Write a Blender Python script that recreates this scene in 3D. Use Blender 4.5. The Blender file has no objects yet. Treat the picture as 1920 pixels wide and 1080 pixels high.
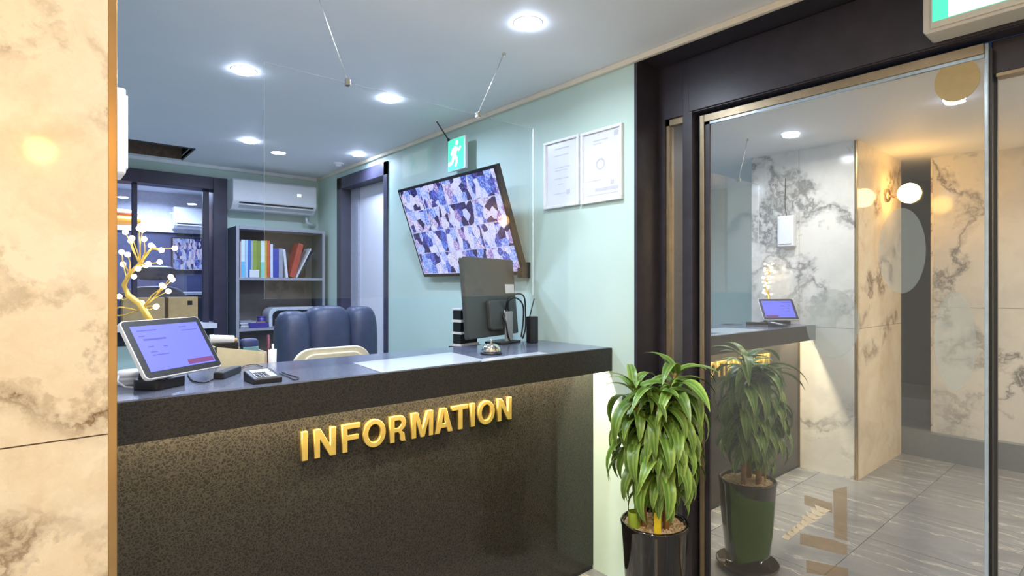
import bpy, bmesh, math, random
from mathutils import Vector, Matrix
random.seed(7)
S = bpy.context.scene
COL = S.collection
pi = math.pi

# ------------------------------------------------------------------ camera
YAW = math.radians(40.4)
SI, CO = math.sin(YAW), math.cos(YAW)
FPX, HZ, EYE = 1044.0, 536.0, 1.371          # focal length and horizon row for a 1920x1080 frame
cam_d = bpy.data.cameras.new('camera'); cam = bpy.data.objects.new('camera', cam_d); COL.objects.link(cam)
cam.location = (0, 0, EYE); cam.rotation_euler = (pi/2, 0, -YAW)
cam_d.sensor_width = 36; cam_d.lens = FPX/1920*36; cam_d.shift_y = -(540-HZ)/1920
cam_d.clip_start = 0.02
S.camera = cam
# ------------------------------------------------------------------ colour management / world / lights
vs = S.view_settings
S.display_settings.display_device = 'sRGB'
vs.view_transform = 'Standard'; vs.look = 'None'; vs.gamma = 1; vs.use_curve_mapping = False
vs.exposure = 0.47
try:
    S.cycles.use_denoising = True
    S.cycles.max_bounces = 12; S.cycles.diffuse_bounces = 6; S.cycles.glossy_bounces = 6
    S.cycles.transparent_max_bounces = 16
    S.cycles.sample_clamp_indirect = 6
except Exception: pass
W = bpy.data.worlds.new('night'); S.world = W; W.use_nodes = True
W.node_tree.nodes['Background'].inputs[0].default_value = (0.30, 0.42, 0.62, 1)
W.node_tree.nodes['Background'].inputs[1].default_value = 0.30

COOL = (0.60, 0.73, 1.0); COOL2 = (0.84, 0.92, 1.0); NEUT = (1.0, 0.97, 0.92); WARM = (1.0, 0.64, 0.27); LEDC = (1.0, 0.84, 0.58)
P_STAFF, P_LOBBY, P_LED, P_OFFICE = 7.5, 8, 17, 46
def light(name, kind, loc, power, color, size=.1, rot=(0, 0, 0), **kw):
    d = bpy.data.lights.new(name, kind); d.energy = power; d.color = color
    if kind == 'AREA':
        d.shape = kw.get('shape', 'DISK'); d.size = size
        if 'size_y' in kw: d.size_y = kw['size_y']
        d.spread = kw.get('spread', math.radians(165))
    else: d.shadow_soft_size = size
    o = bpy.data.objects.new(name, d); COL.objects.link(o); o.location = loc; o.rotation_euler = rot
    return o

# ------------------------------------------------------------------ picture ray -> a point of the room
def ray(u, v):
    t = (u-960)/FPX; s = (HZ-v)/FPX
    return Vector((SI+CO*t, CO-SI*t, s))
EYEV = Vector((0, 0, EYE))
def onx(u, v, x): r = ray(u, v); return EYEV+r*(x/r.x)
def ony(u, v, y): r = ray(u, v); return EYEV+r*(y/r.y)
def onz(u, v, z): r = ray(u, v); return EYEV+r*((z-EYE)/r.z)
def ond(u, v, d): return EYEV+ray(u, v)*d

# ------------------------------------------------------------------ materials
def lin(c): return tuple(((x/255)/12.92 if x <= 10 else (((x/255)+.055)/1.055)**2.4) for x in c)
def newmat(name):
    m = bpy.data.materials.new(name); m.use_nodes = True
    nt = m.node_tree; b = nt.nodes['Principled BSDF']
    return m, nt, b
def node(nt, t, **kw):
    n = nt.nodes.new(t)
    for k, v in kw.items(): setattr(n, k, v)
    return n
def coords(nt, scale=(1, 1, 1), kind='Object', rot=(0, 0, 0)):
    tc = node(nt, 'ShaderNodeTexCoord'); mp = node(nt, 'ShaderNodeMapping')
    mp.inputs['Scale'].default_value = scale; mp.inputs['Rotation'].default_value = rot
    nt.links.new(tc.outputs[kind], mp.inputs[0]); return mp.outputs[0]
def ramp(nt, fac, stops):
    r = node(nt, 'ShaderNodeValToRGB'); e = r.color_ramp.elements
    while len(e) < len(stops): e.new(.5)
    for i, (p, c) in enumerate(stops):
        e[i].position = p; e[i].color = (*c, 1) if len(c) == 3 else c
    nt.links.new(fac, r.inputs[0]); return r.outputs[0]
def pm(name, rgb, rough=.5, metal=0, var=.08, scale=30, bump=0, bscale=None, coat=0, spec=.5, srgb=True, crough=.05):
    """plain procedural paint / plastic / metal: noise in colour, optional fine relief"""
    m, nt, b = newmat(name)
    c = lin(rgb) if srgb else rgb
    v = coords(nt)
    n = node(nt, 'ShaderNodeTexNoise'); n.inputs['Scale'].default_value = scale; n.inputs['Detail'].default_value = 4
    nt.links.new(v, n.inputs['Vector'])
    lo = tuple(x*(1-var) for x in c); hi = tuple(min(1, x*(1+var)) for x in c)
    nt.links.new(ramp(nt, n.outputs[0], [(.3, lo), (.7, hi)]), b.inputs['Base Color'])
    b.inputs['Roughness'].default_value = rough; b.inputs['Metallic'].default_value = metal
    b.inputs['Specular IOR Level'].default_value = spec
    b.inputs['Coat Weight'].default_value = coat; b.inputs['Coat Roughness'].default_value = crough
    if bump:
        n2 = node(nt, 'ShaderNodeTexNoise'); n2.inputs['Scale'].default_value = bscale or scale*3
        nt.links.new(v, n2.inputs['Vector'])
        bp = node(nt, 'ShaderNodeBump'); bp.inputs['Strength'].default_value = bump; bp.inputs['Distance'].default_value = .002
        nt.links.new(n2.outputs[0], bp.inputs['Height']); nt.links.new(bp.outputs[0], b.inputs['Normal'])
    return m
def em(name, rgb, strength, srgb=True):
    m, nt, b = newmat(name); c = lin(rgb) if srgb else rgb
    b.inputs['Base Color'].default_value = (*[x*.3 for x in c], 1)
    b.inputs['Emission Color'].default_value = (*c, 1); b.inputs['Emission Strength'].default_value = strength
    b.inputs['Roughness'].default_value = .3
    return m
def glassmat(name, refl=.08, tint=(1, 1, 1), rough=0.0, fres=True, gcol=(1, 1, 1), haze=0):
    """thin pane: see-through plus mirror reflection"""
    m, nt, b = newmat(name); nt.nodes.remove(b); out = nt.nodes['Material Output']
    tr = node(nt, 'ShaderNodeBsdfTransparent'); tr.inputs[0].default_value = (*tint, 1)
    gl = node(nt, 'ShaderNodeBsdfGlossy'); gl.inputs['Roughness'].default_value = rough; gl.inputs[0].default_value = (*gcol, 1)
    mx = node(nt, 'ShaderNodeMixShader')
    if fres:
        ge = node(nt, 'ShaderNodeNewGeometry'); dt = node(nt, 'ShaderNodeVectorMath', operation='DOT_PRODUCT')
        nt.links.new(ge.outputs['Incoming'], dt.inputs[0]); nt.links.new(ge.outputs['Normal'], dt.inputs[1])
        ab = node(nt, 'ShaderNodeMath', operation='ABSOLUTE'); nt.links.new(dt.outputs['Value'], ab.inputs[0])
        su = node(nt, 'ShaderNodeMath', operation='SUBTRACT'); su.inputs[0].default_value = 1; nt.links.new(ab.outputs[0], su.inputs[1])
        fr = node(nt, 'ShaderNodeMath', operation='POWER'); fr.inputs[1].default_value = 5; nt.links.new(su.outputs[0], fr.inputs[0])
        ad = node(nt, 'ShaderNodeMath', operation='MULTIPLY_ADD'); ad.use_clamp = True
        ad.inputs[1].default_value = 1-refl; ad.inputs[2].default_value = refl
        nt.links.new(fr.outputs[0], ad.inputs[0]); nt.links.new(ad.outputs[0], mx.inputs[0])
    else: mx.inputs[0].default_value = refl
    nt.links.new(tr.outputs[0], mx.inputs[1]); nt.links.new(gl.outputs[0], mx.inputs[2])
    if haze:
        df = node(nt, 'ShaderNodeBsdfDiffuse'); df.inputs[0].default_value = (.8, .8, .78, 1)
        m2 = node(nt, 'ShaderNodeMixShader'); m2.inputs[0].default_value = haze
        nt.links.new(mx.outputs[0], m2.inputs[1]); nt.links.new(df.outputs[0], m2.inputs[2]); mx = m2
    nt.links.new(mx.outputs[0], out.inputs[0])
    return m
def film(name, rgb, alpha, rough=.6):
    """translucent vinyl film"""
    m, nt, b = newmat(name); out = nt.nodes['Material Output']
    b.inputs['Base Color'].default_value = (*lin(rgb), 1); b.inputs['Roughness'].default_value = rough
    tr = node(nt, 'ShaderNodeBsdfTransparent'); mx = node(nt, 'ShaderNodeMixShader'); mx.inputs[0].default_value = alpha
    nt.links.new(tr.outputs[0], mx.inputs[1]); nt.links.new(b.outputs[0], mx.inputs[2]); nt.links.new(mx.outputs[0], out.inputs[0])
    return m
def marble(name, base, cloud, vein, scale=1.0, rough=.12, seed=0.0, vein_w=.035, rot=(.4, .5, .6), amount=.8, bands=None):
    m, nt, b = newmat(name); L = nt.links.new
    v = coords(nt, scale if isinstance(scale, tuple) else (scale,)*3, 'Object', rot)
    add = node(nt, 'ShaderNodeVectorMath', operation='ADD'); add.inputs[1].default_value = (seed, seed*.7, seed*1.3); L(v, add.inputs[0])
    v = add.outputs[0]
    n0 = node(nt, 'ShaderNodeTexNoise'); n0.inputs['Scale'].default_value = 1.6; n0.inputs['Detail'].default_value = 8; n0.inputs['Roughness'].default_value = .62; L(v, n0.inputs['Vector'])
    sc = node(nt, 'ShaderNodeVectorMath', operation='MULTIPLY_ADD'); sc.inputs[1].default_value = (.9, .9, .9); L(n0.outputs['Color'], sc.inputs[0]); L(v, sc.inputs[2])
    n1 = node(nt, 'ShaderNodeTexNoise'); n1.inputs['Scale'].default_value = 1.1; n1.inputs['Detail'].default_value = 5; n1.inputs['Roughness'].default_value = .6; L(sc.outputs[0], n1.inputs['Vector'])
    # veins = thin band where the warped noise crosses its mean
    sb = node(nt, 'ShaderNodeMath', operation='SUBTRACT'); sb.inputs[1].default_value = .5; L(n1.outputs[0], sb.inputs[0])
    ab = node(nt, 'ShaderNodeMath', operation='ABSOLUTE'); L(sb.outputs[0], ab.inputs[0])
    vf = ramp(nt, ab.outputs[0], [(0, (1, 1, 1)), (vein_w*.35, (.45, .45, .45)), (vein_w, (0, 0, 0))])
    n2 = node(nt, 'ShaderNodeTexNoise'); n2.inputs['Scale'].default_value = .9; n2.inputs['Detail'].default_value = 3; L(add.outputs[0], n2.inputs['Vector'])
    mask = ramp(nt, n2.outputs[0], [(.34, (0, 0, 0)), (.52, (1, 1, 1))])
    if bands:      # slabs whose veining gathers in a few drifts across the stone
        tz = node(nt, 'ShaderNodeTexCoord'); sz = node(nt, 'ShaderNodeSeparateXYZ'); L(tz.outputs['Object'], sz.inputs[0])
        zx = node(nt, 'ShaderNodeMath', operation='MULTIPLY_ADD'); zx.inputs[1].default_value = .45; L(sz.outputs[0], zx.inputs[0]); L(sz.outputs[2], zx.inputs[2])
        wz = node(nt, 'ShaderNodeMath', operation='MULTIPLY_ADD'); wz.inputs[1].default_value = .22; L(n2.outputs[0], wz.inputs[0]); L(zx.outputs[0], wz.inputs[2])
        mr = node(nt, 'ShaderNodeMapRange'); mr.inputs[1].default_value = 0; mr.inputs[2].default_value = 2.4; L(wz.outputs[0], mr.inputs[0])
        st = [(0, (.1,)*3)]
        for z0, z1, a in bands: st += [((z0-.06)/2.4, (.08,)*3), (z0/2.4, (a,)*3), (z1/2.4, (a,)*3), ((z1+.06)/2.4, (.08,)*3)]
        mask = ramp(nt, mr.outputs[0], st)
    mu = node(nt, 'ShaderNodeMath', operation='MULTIPLY'); L(vf, mu.inputs[0]); L(mask, mu.inputs[1])
    n3 = node(nt, 'ShaderNodeTexNoise'); n3.inputs['Scale'].default_value = 2.4; n3.inputs['Detail'].default_value = 7; n3.inputs['Roughness'].default_value = .65; L(sc.outputs[0], n3.inputs['Vector'])
    cl = ramp(nt, n3.outputs[0], [(.42, lin(base)), (.68, lin(cloud))])
    mx = node(nt, 'ShaderNodeMix', data_type='RGBA'); am = node(nt, 'ShaderNodeMath', operation='MULTIPLY'); am.inputs[1].default_value = amount
    L(mu.outputs[0], am.inputs[0]); L(am.outputs[0], mx.inputs[0]); L(cl, mx.inputs[6]); mx.inputs[7].default_value = (*lin(vein), 1)
    L(mx.outputs[2], b.inputs['Base Color'])
    b.inputs['Roughness'].default_value = rough
    return m
def embossed(name, rgb, rough, scale, coat=0, crough=.1, strength=.6, hi=1.8, spec=.5):
    """dark laminate with a crinkled leather relief"""
    m, nt, b = newmat(name); L = nt.links.new
    v = coords(nt, (1, 1, 1))
    n = node(nt, 'ShaderNodeTexNoise'); n.inputs['Scale'].default_value = scale*.5; n.inputs['Detail'].default_value = 3; L(v, n.inputs['Vector'])
    sc = node(nt, 'ShaderNodeVectorMath', operation='MULTIPLY_ADD'); sc.inputs[1].default_value = (.03, .03, .03); L(n.outputs['Color'], sc.inputs[0]); L(v, sc.inputs[2])
    vo = node(nt, 'ShaderNodeTexVoronoi', feature='DISTANCE_TO_EDGE'); vo.inputs['Scale'].default_value = scale; L(sc.outputs[0], vo.inputs['Vector'])
    c = lin(rgb)
    L(ramp(nt, vo.outputs['Distance'], [(.02, tuple(x*hi for x in c)), (.18, c)]), b.inputs['Base Color'])
    bp = node(nt, 'ShaderNodeBump'); bp.inputs['Strength'].default_value = strength; bp.inputs['Distance'].default_value = .002
    L(vo.outputs['Distance'], bp.inputs['Height']); L(bp.outputs[0], b.inputs['Normal'])
    b.inputs['Roughness'].default_value = rough; b.inputs['Coat Weight'].default_value = coat; b.inputs['Coat Roughness'].default_value = crough
    b.inputs['Specular IOR Level'].default_value = spec
    return m

M = {}
M['green'] = pm('green_wall_paint', (190, 214, 206), .55, var=.02, scale=3)
M['ceil'] = pm('ceiling_paint', (232, 236, 240), .6, var=.015, scale=3)
M['cream_trim'] = pm('cream_trim_paint', (226, 218, 200), .45, var=.03)
M['marble'] = marble('cream_marble_warm_lit', (242, 234, 214), (228, 214, 188), (120, 92, 60), 1.25, .10, 4.3, .032, amount=.85)  # one stone with marble2; warm light put into its brown veins
M['marble_front'] = marble('cream_marble_front_warm_lit', (242, 234, 214), (226, 210, 184), (116, 86, 54), 1.9, .06, 2.2, .075, amount=.95, bands=((.90, .98, .8), (1.25, 1.50, 1), (1.93, 2.05, .9)))  # brown veins carry the warm light in their colour here too
M['marble2'] = marble('cream_marble_white_lit', (224, 222, 216), (200, 200, 198), (70, 70, 74), .8, .12, 9.4, .042)  # the pillar stone again, toned as under white light with grey veins
M['tile'] = marble('grey_floor_marble', (136, 140, 146), (116, 120, 126), (206, 204, 196), (1.6, .5, 1), .22, 5.0, .010, (0, 0, .5), .8)
M['grout'] = pm('floor_grout', (160, 158, 150), .8)
M['staff_floor'] = pm('staff_floor_vinyl', (214, 214, 214), .5, var=.05, scale=6)
M['bronze'] = pm('bronze_trim_metal', (206, 172, 122), .22, .9, var=.12, scale=8)
M['frame'] = pm('dark_wood_film', (50, 47, 56), .36, var=.18, scale=14, bump=.15, bscale=80)
M['frame_blue'] = pm('dark_painted_frame', (66, 64, 84), .4, var=.12, scale=12)
M['alu'] = pm('brushed_bronze_aluminium', (150, 136, 112), .35, .6, var=.1, scale=20)
M['alu_edge'] = pm('polished_glass_edge', (170, 190, 206), .2, .3, var=.1)
M['countertop'] = embossed('embossed_black_top', (92, 98, 116), .16, 105, strength=.12, hi=1.5)  # black top; its bluish reflection is put into the lighter base colour
M['apron'] = embossed('embossed_black_apron', (38, 37, 35), .42, 105, strength=.7, hi=2.0, spec=.3)
M['panel'] = embossed('embossed_brown_panel', (27, 25, 21), .5, 100, coat=.6, crough=.08, strength=.6, hi=3.0, spec=.2)
M['gold'] = pm('brushed_gold', (228, 198, 110), .32, .8, var=.08, scale=40)
M['white_plastic'] = pm('white_plastic', (226, 229, 234), .35, var=.02)
M['grey_plastic'] = pm('grey_plastic', (150, 156, 162), .4)
M['black_plastic'] = pm('black_plastic', (26, 26, 29), .38, var=.15)
M['dark_slot'] = pm('dark_slot', (14, 14, 16), .7)
M['monitor_back'] = pm('monitor_back_plastic', (66, 70, 70), .32, var=.1, scale=5)
M['chrome'] = pm('polished_chrome', (220, 216, 204), .12, 1.0, var=.05)
M['steel'] = pm('wire_steel', (200, 204, 206), .3, .8)
M['leather'] = pm('navy_leather', (62, 70, 94), .45, var=.15, scale=12, bump=.25, bscale=90)
M['cream_vinyl'] = pm('cream_vinyl', (226, 218, 190), .5, var=.06)
M['shelf_face'] = pm('grey_laminate', (150, 152, 164), .45, var=.05)
M['shelf_side'] = pm('slate_laminate', (84, 90, 104), .5, var=.08)
M['shelf_back'] = pm('taupe_backboard', (110, 106, 104), .6, var=.2, scale=5)
M['kraft'] = pm('kraft_cardboard', (190, 160, 112), .75, var=.08, scale=25)
M['paper'] = pm('white_paper', (214, 218, 224), .25, var=.015)
M['sheet_paper'] = pm('laminated_sheet', (186, 194, 204), .15, var=.015)
M['print'] = pm('grey_print', (150, 152, 160), .7)
M['pot'] = pm('black_glazed_ceramic', (22, 20, 18), .08, var=.2, coat=.6)
M['gravel'] = pm('pale_gravel', (206, 184, 150), .8, var=.25, scale=60)
M['cane'] = pm('cane_bark', (176, 136, 84), .75, var=.25, scale=40)
M['yellow_tag'] = pm('yellow_tag', (232, 210, 40), .5)
M['net'] = pm('green_net', (150, 176, 60), .6)
M['gold_wire'] = pm('gold_wire', (214, 186, 96), .3, .6)
M['bulb'] = em('warm_bulb', (255, 236, 200), 9)
M['led'] = em('led_strip', (255, 214, 150), 6)
M['down'] = em('downlight_diffuser', (214, 228, 255), 55)
M['globe'] = em('warm_globe', (255, 196, 110), 24)
M['dark'] = pm('dark_teal_panel', (38, 44, 54), .5)
M['riser'] = pm('grey_stone_riser', (120, 128, 136), .4, var=.06)
M['void'] = pm('dark_recess', (24, 22, 20), .8)
M['woodslat'] = pm('recess_board', (120, 100, 84), .6, var=.2)
M['office_dark'] = pm('office_navy_wall', (54, 60, 92), .5)
M['office_white'] = pm('office_white_wall', (214, 216, 226), .5)
M['screen_purple'] = em('tablet_screen', (104, 110, 232), .95)
M['screen_line'] = em('tablet_screen_ink', (84, 84, 180), .7)
M['screen_red'] = em('tablet_screen_red', (112, 60, 112), .8)
M['exit_green'] = em('exit_green', (80, 226, 178), 1.0)
M['exit_white'] = em('exit_white', (225, 255, 245), 1.1)
M['acrylic'] = glassmat('clear_acrylic', .035, (.985, .99, .99))
M['acrylic_edge'] = film('acrylic_edge', (240, 246, 252), .6, .2)
M['doorglass'] = glassmat('coated_door_glass', .66, (.72, .80, .80), 0.0, False, (.97, .96, .93), .07)
M['officeglass'] = glassmat('office_glass', .05, (.9, .92, .97))
M['asphalt'] = pm('asphalt', (40, 42, 46), .8, var=.2)
M['facade'] = pm('night_facade', (96, 110, 128), .7, var=.15, scale=4)
M['shrub'] = pm('shrub_leaf', (30, 52, 34), .6, var=.3)
M['white_door'] = pm('white_door_paint', (222, 222, 232), .45, var=.02)
M['grey_curtain'] = pm('pale_grey_board', (170, 172, 186), .6)

def cctv_mat(name, nx, ny, strength, seed):
    m, nt, b = newmat(name); L = nt.links.new
    tc = node(nt, 'ShaderNodeTexCoord')
    mp = node(nt, 'ShaderNodeMapping'); mp.inputs['Scale'].default_value = (nx, ny, 1); L(tc.outputs['UV'], mp.inputs[0])
    fl = node(nt, 'ShaderNodeVectorMath', operation='FLOOR'); L(mp.outputs[0], fl.inputs[0])
    fr = node(nt, 'ShaderNodeVectorMath', operation='FRACTION'); L(mp.outputs[0], fr.inputs[0])
    wn = node(nt, 'ShaderNodeTexWhiteNoise', noise_dimensions='3D'); L(fl.outputs[0], wn.inputs[0])
    off = node(nt, 'ShaderNodeVectorMath', operation='MULTIPLY_ADD'); off.inputs[1].default_value = (37, 53, 91)
    L(wn.outputs['Color'], off.inputs[0]); L(fr.outputs[0], off.inputs[2])
    # shapes: stretched voronoi cells, like floors, doors and walls seen from above
    m2 = node(nt, 'ShaderNodeMapping'); m2.inputs['Scale'].default_value = (4.2, 1.9, 1); m2.inputs['Rotation'].default_value = (0, 0, .35); L(off.outputs[0], m2.inputs[0])
    vo = node(nt, 'ShaderNodeTexVoronoi'); vo.inputs['Scale'].default_value = 1.2; vo.inputs['Randomness'].default_value = .9; L(m2.outputs[0], vo.inputs['Vector'])
    sx = node(nt, 'ShaderNodeSeparateColor'); L(vo.outputs['Color'], sx.inputs[0])
    n = node(nt, 'ShaderNodeTexNoise'); n.inputs['Scale'].default_value = 7; n.inputs['Detail'].default_value = 5; L(m2.outputs[0], n.inputs['Vector'])
    mxn = node(nt, 'ShaderNodeMath', operation='MULTIPLY_ADD'); mxn.inputs[1].default_value = .55; L(sx.outputs[0], mxn.inputs[0])
    ms = node(nt, 'ShaderNodeMath', operation='MULTIPLY'); ms.inputs[1].default_value = .55; L(n.outputs[0], ms.inputs[0]); L(ms.outputs[0], mxn.inputs[2])
    c = ramp(nt, mxn.outputs[0], [(.36, lin((36, 32, 84))), (.44, lin((84, 86, 206))), (.50, lin((92, 144, 236))), (.57, lin((176, 190, 248))), (.70, lin((222, 226, 255))), (.84, lin((136, 104, 190)))])
    # thin pale lines between the feeds
    sp = node(nt, 'ShaderNodeSeparateXYZ'); L(fr.outputs[0], sp.inputs[0])
    lt = []
    for o in (0, 1):
        q = node(nt, 'ShaderNodeMath', operation='LESS_THAN'); q.inputs[1].default_value = .03; L(sp.outputs[o], q.inputs[0]); lt.append(q)
    mxm = node(nt, 'ShaderNodeMath', operation='MAXIMUM'); L(lt[0].outputs[0], mxm.inputs[0]); L(lt[1].outputs[0], mxm.inputs[1])
    mx = node(nt, 'ShaderNodeMix', data_type='RGBA'); L(mxm.outputs[0], mx.inputs[0]); L(c, mx.inputs[6]); mx.inputs[7].default_value = (*lin((190, 196, 235)), 1)
    b.inputs['Base Color'].default_value = (.02, .02, .03, 1); b.inputs['Roughness'].default_value = .3; b.inputs['Specular IOR Level'].default_value = .2
    L(mx.outputs[2], b.inputs['Emission Color']); b.inputs['Emission Strength'].default_value = strength
    return m
M['cctv'] = cctv_mat('camera_feeds', 4, 4, .80, 0)
M['cctv_small'] = cctv_mat('camera_feeds_small', 4, 3, .6, 5)
def leaf_mat():
    m, nt, b = newmat('striped_leaf'); L = nt.links.new
    tc = node(nt, 'ShaderNodeTexCoord'); sp = node(nt, 'ShaderNodeSeparateXYZ'); L(tc.outputs['UV'], sp.inputs[0])
    n = node(nt, 'ShaderNodeTexNoise'); n.inputs['Scale'].default_value = 9; L(tc.outputs['Object'], n.inputs['Vector'])
    a = node(nt, 'ShaderNodeMath', operation='MULTIPLY_ADD'); a.inputs[1].default_value = .12; L(n.outputs[0], a.inputs[0]); L(sp.outputs[0], a.inputs[2])
    c = ramp(nt, a.outputs[0], [(.0, lin((140, 168, 78))), (.2, lin((86, 122, 50))), (.42, lin((72, 108, 42))), (.56, lin((124, 152, 66))), (.70, lin((76, 112, 44))), (1, lin((134, 162, 76)))])
    oi = node(nt, 'ShaderNodeObjectInfo'); hs = node(nt, 'ShaderNodeHueSaturation')
    mr = node(nt, 'ShaderNodeMapRange'); mr.inputs[3].default_value = .75; mr.inputs[4].default_value = 1.4; L(oi.outputs['Random'], mr.inputs[0])
    L(mr.outputs[0], hs.inputs['Value']); L(c, hs.inputs['Color']); L(hs.outputs[0], b.inputs['Base Color'])
    b.inputs['Roughness'].default_value = .34
    return m
M['leaf'] = leaf_mat()

# ------------------------------------------------------------------ mesh helpers
class MB:
    def __init__(s): s.v = []; s.f = []; s.m = None; s.mi = []; s.cur = 0
    def fr(s, o, ex, ey, ez):
        s.m = Matrix(((ex[0], ey[0], ez[0], o[0]), (ex[1], ey[1], ez[1], o[1]), (ex[2], ey[2], ez[2], o[2]), (0, 0, 0, 1))); return s
    def add(s, vs, fs):
        b = len(s.v)
        for p in vs:
            p = Vector(p); s.v.append(s.m @ p if s.m else p)
        for f in fs: s.f.append([b+i for i in f]); s.mi.append(s.cur)
        return s
    def box(s, x0, x1, y0, y1, z0, z1):
        return s.add([(x0, y0, z0), (x1, y0, z0), (x1, y1, z0), (x0, y1, z0), (x0, y0, z1), (x1, y0, z1), (x1, y1, z1), (x0, y1, z1)],
                     [(0, 3, 2, 1), (4, 5, 6, 7), (0, 1, 5, 4), (1, 2, 6, 5), (2, 3, 7, 6), (3, 0, 4, 7)])
    def prism(s, pts, z0, z1):
        n = len(pts); vs = [(p[0], p[1], z0) for p in pts]+[(p[0], p[1], z1) for p in pts]
        return s.add(vs, [tuple(range(n-1, -1, -1)), tuple(range(n, 2*n))]+[(i, (i+1) % n, n+(i+1) % n, n+i) for i in range(n)])
    def lathe(s, prof, c=(0, 0, 0), n=32):
        vs = []; fs = []; k = len(prof)
        for i in range(n):
            a = 2*pi*i/n
            for r, z in prof: vs.append((c[0]+r*math.cos(a), c[1]+r*math.sin(a), c[2]+z))
        for i in range(n):
            j = (i+1) % n
            for q in range(k-1): fs.append((i*k+q, j*k+q, j*k+q+1, i*k+q+1))
        return s.add(vs, fs)
    def tube(s, pts, r, n=8, r1=None):
        pts = [Vector(p) for p in pts]; k = len(pts); vs = []; fs = []
        up = Vector((.13, .31, .94)).normalized()
        for i, p in enumerate(pts):
            t = (pts[min(i+1, k-1)]-pts[max(i-1, 0)]).normalized()
            a = t.cross(up)
            if a.length < 1e-3: a = t.cross(Vector((1, 0, 0)))
            a.normalize(); b = t.cross(a)
            rr = r if r1 is None else r+(r1-r)*i/(k-1)
            for j in range(n):
                th = 2*pi*j/n; vs.append(p+a*(rr*math.cos(th))+b*(rr*math.sin(th)))
        for i in range(k-1):
            for j in range(n):
                q = (j+1) % n; fs.append((i*n+j, i*n+q, (i+1)*n+q, (i+1)*n+j))
        fs.append(tuple(range(n-1, -1, -1))); fs.append(tuple(range((k-1)*n, k*n)))
        return s.add(vs, fs)
    def sell(s, c, r, e=(1, 1), nu=20, nv=12):
        """super-ellipsoid: rounded cushions and balls"""
        def pw(x, p): return math.copysign(abs(x)**p, x)
        vs = []; fs = []
        for i in range(nv+1):
            ph = -pi/2+pi*i/nv
            for j in range(nu):
                th = 2*pi*j/nu
                vs.append((c[0]+r[0]*pw(math.cos(ph), e[0])*pw(math.cos(th), e[1]), c[1]+r[1]*pw(math.cos(ph), e[0])*pw(math.sin(th), e[1]), c[2]+r[2]*pw(math.sin(ph), e[0])))
        for i in range(nv):
            for j in range(nu):
                q = (j+1) % nu; fs.append((i*nu+j, i*nu+q, (i+1)*nu+q, (i+1)*nu+j))
        return s.add(vs, fs)
    def ball(s, c, r, n=10): return s.sell(c, (r, r, r), (1, 1), n, max(5, n//2+1))
def rrect(w, h, r, n=5, x0=0, y0=0):
    pts = []
    for cx, cy, a0 in ((w-r, r, -pi/2), (w-r, h-r, 0), (r, h-r, pi/2), (r, r, pi)):
        for i in range(n+1):
            a = a0+pi/2*i/n; pts.append((x0+cx+r*math.cos(a), y0+cy+r*math.sin(a)))
    return pts
WL = {}
def obj(name, mb, mat, parent=None, smooth=False, bevel=0, uv=None, kind=None, org=None):
    pts = mb.v
    if org is None:
        lo = [min(p[i] for p in pts) for i in range(3)]; hi = [max(p[i] for p in pts) for i in range(3)]
        org = Vector(((lo[0]+hi[0])/2, (lo[1]+hi[1])/2, lo[2]))
    me = bpy.data.meshes.new(name)
    me.from_pydata([tuple(p-org) for p in pts], [], mb.f); me.update()
    mats = mat if isinstance(mat, (list, tuple)) else [mat]
    for m in mats: me.materials.append(m)
    if len(mats) > 1: me.polygons.foreach_set('material_index', mb.mi)
    bm = bmesh.new(); bm.from_mesh(me)
    if uv is None: bmesh.ops.recalc_face_normals(bm, faces=bm.faces)
    if uv:
        l = bm.loops.layers.uv.new('uv')
        for f in bm.faces:
            for lp in f.loops: lp[l].uv = uv(lp.vert.index)
    bm.to_mesh(me); bm.free()
    if smooth:
        me.polygons.foreach_set('use_smooth', [True]*len(me.polygons))
    o = bpy.data.objects.new(name, me); COL.objects.link(o)
    if parent is not None:
        o.parent = parent; o.location = org-WL[parent.name]
    else: o.location = org
    WL[o.name] = org.copy()
    if bevel:
        b = o.modifiers.new('bevel', 'BEVEL'); b.width = bevel; b.segments = 2; b.limit_method = 'ANGLE'; b.angle_limit = .6
    if smooth and bevel == 0:
        pass
    if kind: o['kind'] = kind
    return o
def tag(o, label, cat, group=None):
    o['label'] = label; o['category'] = cat
    if group: o['group'] = group
    return o
def thing(name, label, cat, loc, group=None):
    o = bpy.data.objects.new(name, None); COL.objects.link(o); o.location = loc; o.empty_display_size = .05
    WL[o.name] = Vector(loc); return tag(o, label, cat, group)
def struct(name, mb, mat, parent=None, **kw):
    o = obj(name, mb, mat, parent, **kw)
    if parent is None: o['kind'] = 'structure'
    return o
def copy_tree(o, loc=None, parent=None):
    c = o.copy(); COL.objects.link(c)
    if parent: c.parent = parent
    if loc is not None: c.location = loc
    for ch in list(o.children): copy_tree(ch, None, c)
    return c
def B(*a): return MB().box(*a)

# ------------------------------------------------------------------ the setting
CEIL = 2.4; XW = 2.05; YB = 5.28; XG = 2.255; ZH = 2.14
# floor and tiles
fl = struct('floor', B(-2.2, 2.3, -1.9, 5.4, -.06, -.006), M['grout'])
tx0, ty0, ts = .47-.6*4, 1.05-.6*5, .6
tile_me = None
for i in range(7):
    for j in range(7):
        x = tx0+i*ts; y = ty0+j*ts
        if y > 1.7: continue
        x1 = min(x+ts, 2.28)
        if x1-x < .02: continue
        t = obj('floor_tile', B(x+.002, x1-.002, y+.002, y+ts-.002, -.008, 0), M['tile'], fl)
struct('floor_staff', B(-1.0, 2.04, 2.2, 5.28, -.006, .0), M['staff_floor'])
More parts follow.
